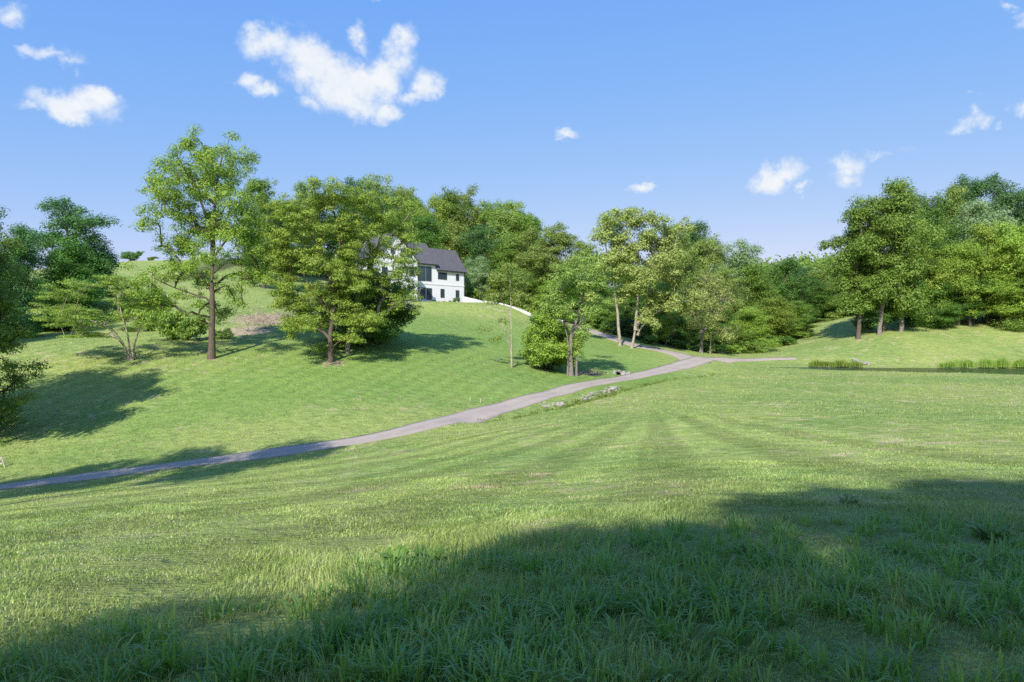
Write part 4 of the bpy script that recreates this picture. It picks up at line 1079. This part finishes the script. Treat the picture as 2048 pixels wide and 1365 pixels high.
# far wooded slope closing the valley
def far_wood():
    rng = np.random.default_rng(77); m = 80000
    X = rng.uniform(20, 190, m); Y = rng.uniform(185, 300, m)
    can = 8+3*np.sin(X*.55+np.sin(Y*.3))*np.sin(Y*.5+1.3)+2*np.sin(X*1.3+Y)
    Z = gz(X, Y)+can*rng.uniform(.25, 1, m)**.4
    s = rng.uniform(.3, .65, m); nrm = rng.normal(size=(m,3)); nrm[:,2] += .8; nrm[:,1] -= .5; nrm /= np.linalg.norm(nrm, axis=1)[:,None]
    tg = np.cross(nrm, rng.normal(size=(m,3))); tg /= np.linalg.norm(tg, axis=1)[:,None]; bt = np.cross(nrm, tg)
    C = np.c_[X,Y,Z]; a = tg*s[:,None]; b = bt*s[:,None]*.6
    V = np.stack([C-a, C+b, C+a, C-b], 1).reshape(-1,3)
    link('far_woods', mesh_np('far_woods', V, np.arange(m*4), np.full(m,4), LEAF['mid'], {'rnd': np.repeat(rng.random(m),4)}), kind='stuff', label='far-off wooded slope closing the valley', category='woods')
far_wood()

# ------------------------------------------------------------------ trees out of frame that shade the foreground and the drive
for i, (x, y, h, w, kind, lbl) in enumerate([
  (-18.6,-31.0,22,5.2,'ragged','leafy tree behind the photographer, leftmost of the row'),
  (-15.1,-28.2,21,4.8,'high','second tree from the left behind the photographer'),
  (-11.7,-24.2,22,4.6,'ragged','third tree from the left behind the photographer'),
  (-7.7,-20.4,22,4.4,'ragged','fourth tree from the left behind the photographer'),
  (-3.5,-16.7,23,4.2,'ragged','fourth tree from the right behind the photographer'),
  (0.5,-15.8,21.5,4.8,'ragged','third tree from the right behind the photographer'),
  (4.5,-14.0,23,4.4,'ragged','second tree from the right behind the photographer'),
  (9.2,-12.8,22,5.2,'ragged','rightmost tree of the row behind the photographer'),
  (-13.1,-30.1,22,5.0,'high','first from the left of the back row of trees behind the photographer'),
  (-8.1,-26.3,22,5.0,'high','second from the left of the back row of trees behind the photographer'),
  (-3.1,-23.8,22,5.0,'high','third from the left of the back row of trees behind the photographer'),
  (1.9,-22.0,22,5.0,'high','third from the right of the back row of trees behind the photographer'),
  (6.9,-20.1,22,5.0,'high','second from the right of the back row of trees behind the photographer'),
  (11.9,-18.6,22,5.0,'high','rightmost of the back row of trees behind the photographer'),
  (-19.5,18.0,18.5,3.6,'high','high-crowned tree out of view left of the drive, nearest the lawn'),
  (-25.0,16.5,18.5,4.0,'high','high-crowned tree out of view left of the drive, middle one'),
  (-31.0,15.5,18.5,4.2,'high','high-crowned tree out of view left of the drive, farthest left'),
  (-36.3,38.5,20.5,5.2,'ragged','tall tree out of view beyond the drive at left'),
  (-42,42,20,5.4,'high','second tall tree out of view beyond the drive at left')]):
    tree_obj('shade_tree', (x, y, g1(x, y)), proto(kind, i%3), lbl, 'tree', 'trees out of view that shade the field', i*1.1, (w/5.4, w/5.4, h/20), LEAF['mid'])

# ------------------------------------------------------------------ sky, sun, camera
SUN_EL, SUN_AZ = rad(38), rad(18)          # light travels towards +X by 18 degrees off +Y
w = bpy.data.worlds.new('World'); scene.world = w; w.use_nodes = True
t = w.node_tree; t.nodes.clear(); q = N(t)
sky = q('ShaderNodeTexSky', sky_type='NISHITA', sun_disc=False, sun_elevation=SUN_EL, sun_rotation=math.pi+SUN_AZ, altitude=200, air_density=1.0, dust_density=.3, ozone_density=1.6)
tc = q('ShaderNodeTexCoord').outputs['Generated']
nv = q('ShaderNodeVectorMath', operation='NORMALIZE', ins={0: tc}).outputs[0]
n1 = q('ShaderNodeTexNoise', ins={'Vector': nv, 'Scale': 9., 'Detail': 7., 'Roughness': .6})
dsp = q('ShaderNodeVectorMath', operation='SUBTRACT', ins={0: n1.outputs['Color'], 1: (.5,.5,.5)})
dsp = q('ShaderNodeVectorMath', operation='SCALE', ins={0: dsp.outputs[0], 'Scale': .06})
n3 = q('ShaderNodeTexNoise', ins={'Vector': nv, 'Scale': 38., 'Detail': 6., 'Roughness': .65})
dsp3 = q('ShaderNodeVectorMath', operation='SUBTRACT', ins={0: n3.outputs['Color'], 1: (.5,.5,.5)})
dsp = q('ShaderNodeVectorMath', operation='ADD', ins={0: dsp.outputs[0], 1: q('ShaderNodeVectorMath', operation='SCALE', ins={0: dsp3.outputs[0], 'Scale': .03}).outputs[0]})
dv = q('ShaderNodeVectorMath', operation='ADD', ins={0: nv, 1: dsp.outputs[0]}).outputs[0]
CL = [ # cloud lobes: direction given by bearing/height, angular half sizes, density
 (545,88,48,32,1.05),(595,105,50,36,1.15),(625,140,52,38,1.2),(675,158,56,36,1.2),(655,188,46,28,1.1),(728,168,55,34,1.2),(712,202,52,26,1.1),(795,130,36,32,.95),(765,155,42,30,1.05),(712,75,20,28,.75),(728,95,18,20,.6),(808,92,26,24,.85),(852,172,30,26,1.0),(765,218,32,18,.9),(815,188,30,14,.8),(620,208,28,14,.8),
 (500,160,30,18,.95),(530,180,32,16,1),(470,165,14,8,.6),
 (90,105,46,14,.7),(140,125,32,14,.65),(155,155,10,9,.5),
 (150,215,60,28,1.1),(185,200,34,20,.9),(80,228,36,12,.6),(160,240,40,16,.9),
 (5,20,26,24,.7),(1545,362,34,22,1.1),(1575,350,24,18,.95),(1600,378,14,10,.6),(1680,340,34,20,.8),(1690,360,26,12,.7),(1745,312,28,9,.5),(1820,295,22,12,.5),
 (1275,372,28,8,.8),(1287,365,13,8,.7),(1140,272,20,9,.6),(1125,283,12,6,.5),(1930,248,28,16,.7),(1945,225,14,14,.55),(1950,185,10,8,.4),(2035,228,18,18,.7),(2035,30,22,20,.8),(2010,8,20,8,.6),(1980,262,12,8,.4),(762,0,12,5,.6),(20,193,12,6,.4),(250,140,10,6,.35)]
acc = None
for (px, py, rx, ry, dn) in CL:
    d = Vector(((px-CX)/F, 1, (CY-py)/F)); L = d.length; d.normalize()
    rx, ry = rx/F/L*1.45, ry/F/L*1.45
    sub = q('ShaderNodeVectorMath', operation='SUBTRACT', ins={0: dv, 1: d})
    ml = q('ShaderNodeVectorMath', operation='MULTIPLY', ins={0: sub.outputs[0], 1: (1/rx, 1/rx, 1/ry)})
    ln = q('ShaderNodeVectorMath', operation='LENGTH', ins={0: ml.outputs[0]}).outputs['Value']
    v = q.math('MULTIPLY', q.math('SUBTRACT', 1., ln, clamp=True), dn)
    acc = v if acc is None else q.math('MAXIMUM', acc, v)
n2 = q.noise(nv, 26, 6, .62)
den = q.math('ADD', acc, q.math('MULTIPLY', q.math('SUBTRACT', n2, .5), q.math('MULTIPLY', q.ramp(acc, 0, .2), 1.1)))
cf = q.ramp(den, .05, .85, 0, .97)
sp_ = q('ShaderNodeSeparateColor', ins={0: sky.outputs[0]})
def resp(o_, a, g): return q.math('MULTIPLY', q.math('POWER', o_, g), a)
hsv = q('ShaderNodeCombineColor', ins={0: resp(sp_.outputs[0], .493, .92), 1: resp(sp_.outputs[1], .975, .47), 2: resp(sp_.outputs[2], 2.88, .05)})
cc = q.mix(q.ramp(n2, .35, .7), (2.7,2.92,3.2), (3.1,3.17,3.25))
c = q.mix(cf, hsv.outputs[0], cc)
bg = q('ShaderNodeBackground', ins={'Color': c, 'Strength': .15}); o = q('ShaderNodeOutputWorld'); q.link(bg.outputs[0], o.inputs[0])

sd = bpy.data.lights.new('sun', 'SUN'); sd.energy = 3.15; sd.angle = rad(.55); sd.color = (1, .94, .85)
so = bpy.data.objects.new('sun', sd); col.objects.link(so)
ld = Vector((math.sin(SUN_AZ)*math.cos(SUN_EL), math.cos(SUN_AZ)*math.cos(SUN_EL), -math.sin(SUN_EL)))
so.rotation_euler = ld.to_track_quat('-Z', 'Y').to_euler(); so.location = (-20,-60,60)

cam = bpy.data.cameras.new('camera'); cam.lens = 24; cam.sensor_width = 36; cam.clip_start = .1; cam.clip_end = 3000
co = bpy.data.objects.new('camera', cam); col.objects.link(co); co.location = (0,0,CAMZ); co.rotation_euler = (rad(90),0,0)
scene.camera = co
scene.view_settings.view_transform = 'Standard'; scene.view_settings.look = 'None'; scene.view_settings.gamma = 1; scene.view_settings.exposure = 1.0
scene.render.engine = 'CYCLES'
cy = scene.cycles
cy.max_bounces = 6; cy.diffuse_bounces = 4; cy.glossy_bounces = 2; cy.transmission_bounces = 3; cy.transparent_max_bounces = 4
cy.use_denoising = False
scene.render.filter_size = 1.15
cy.caustics_reflective = False; cy.caustics_refractive = False
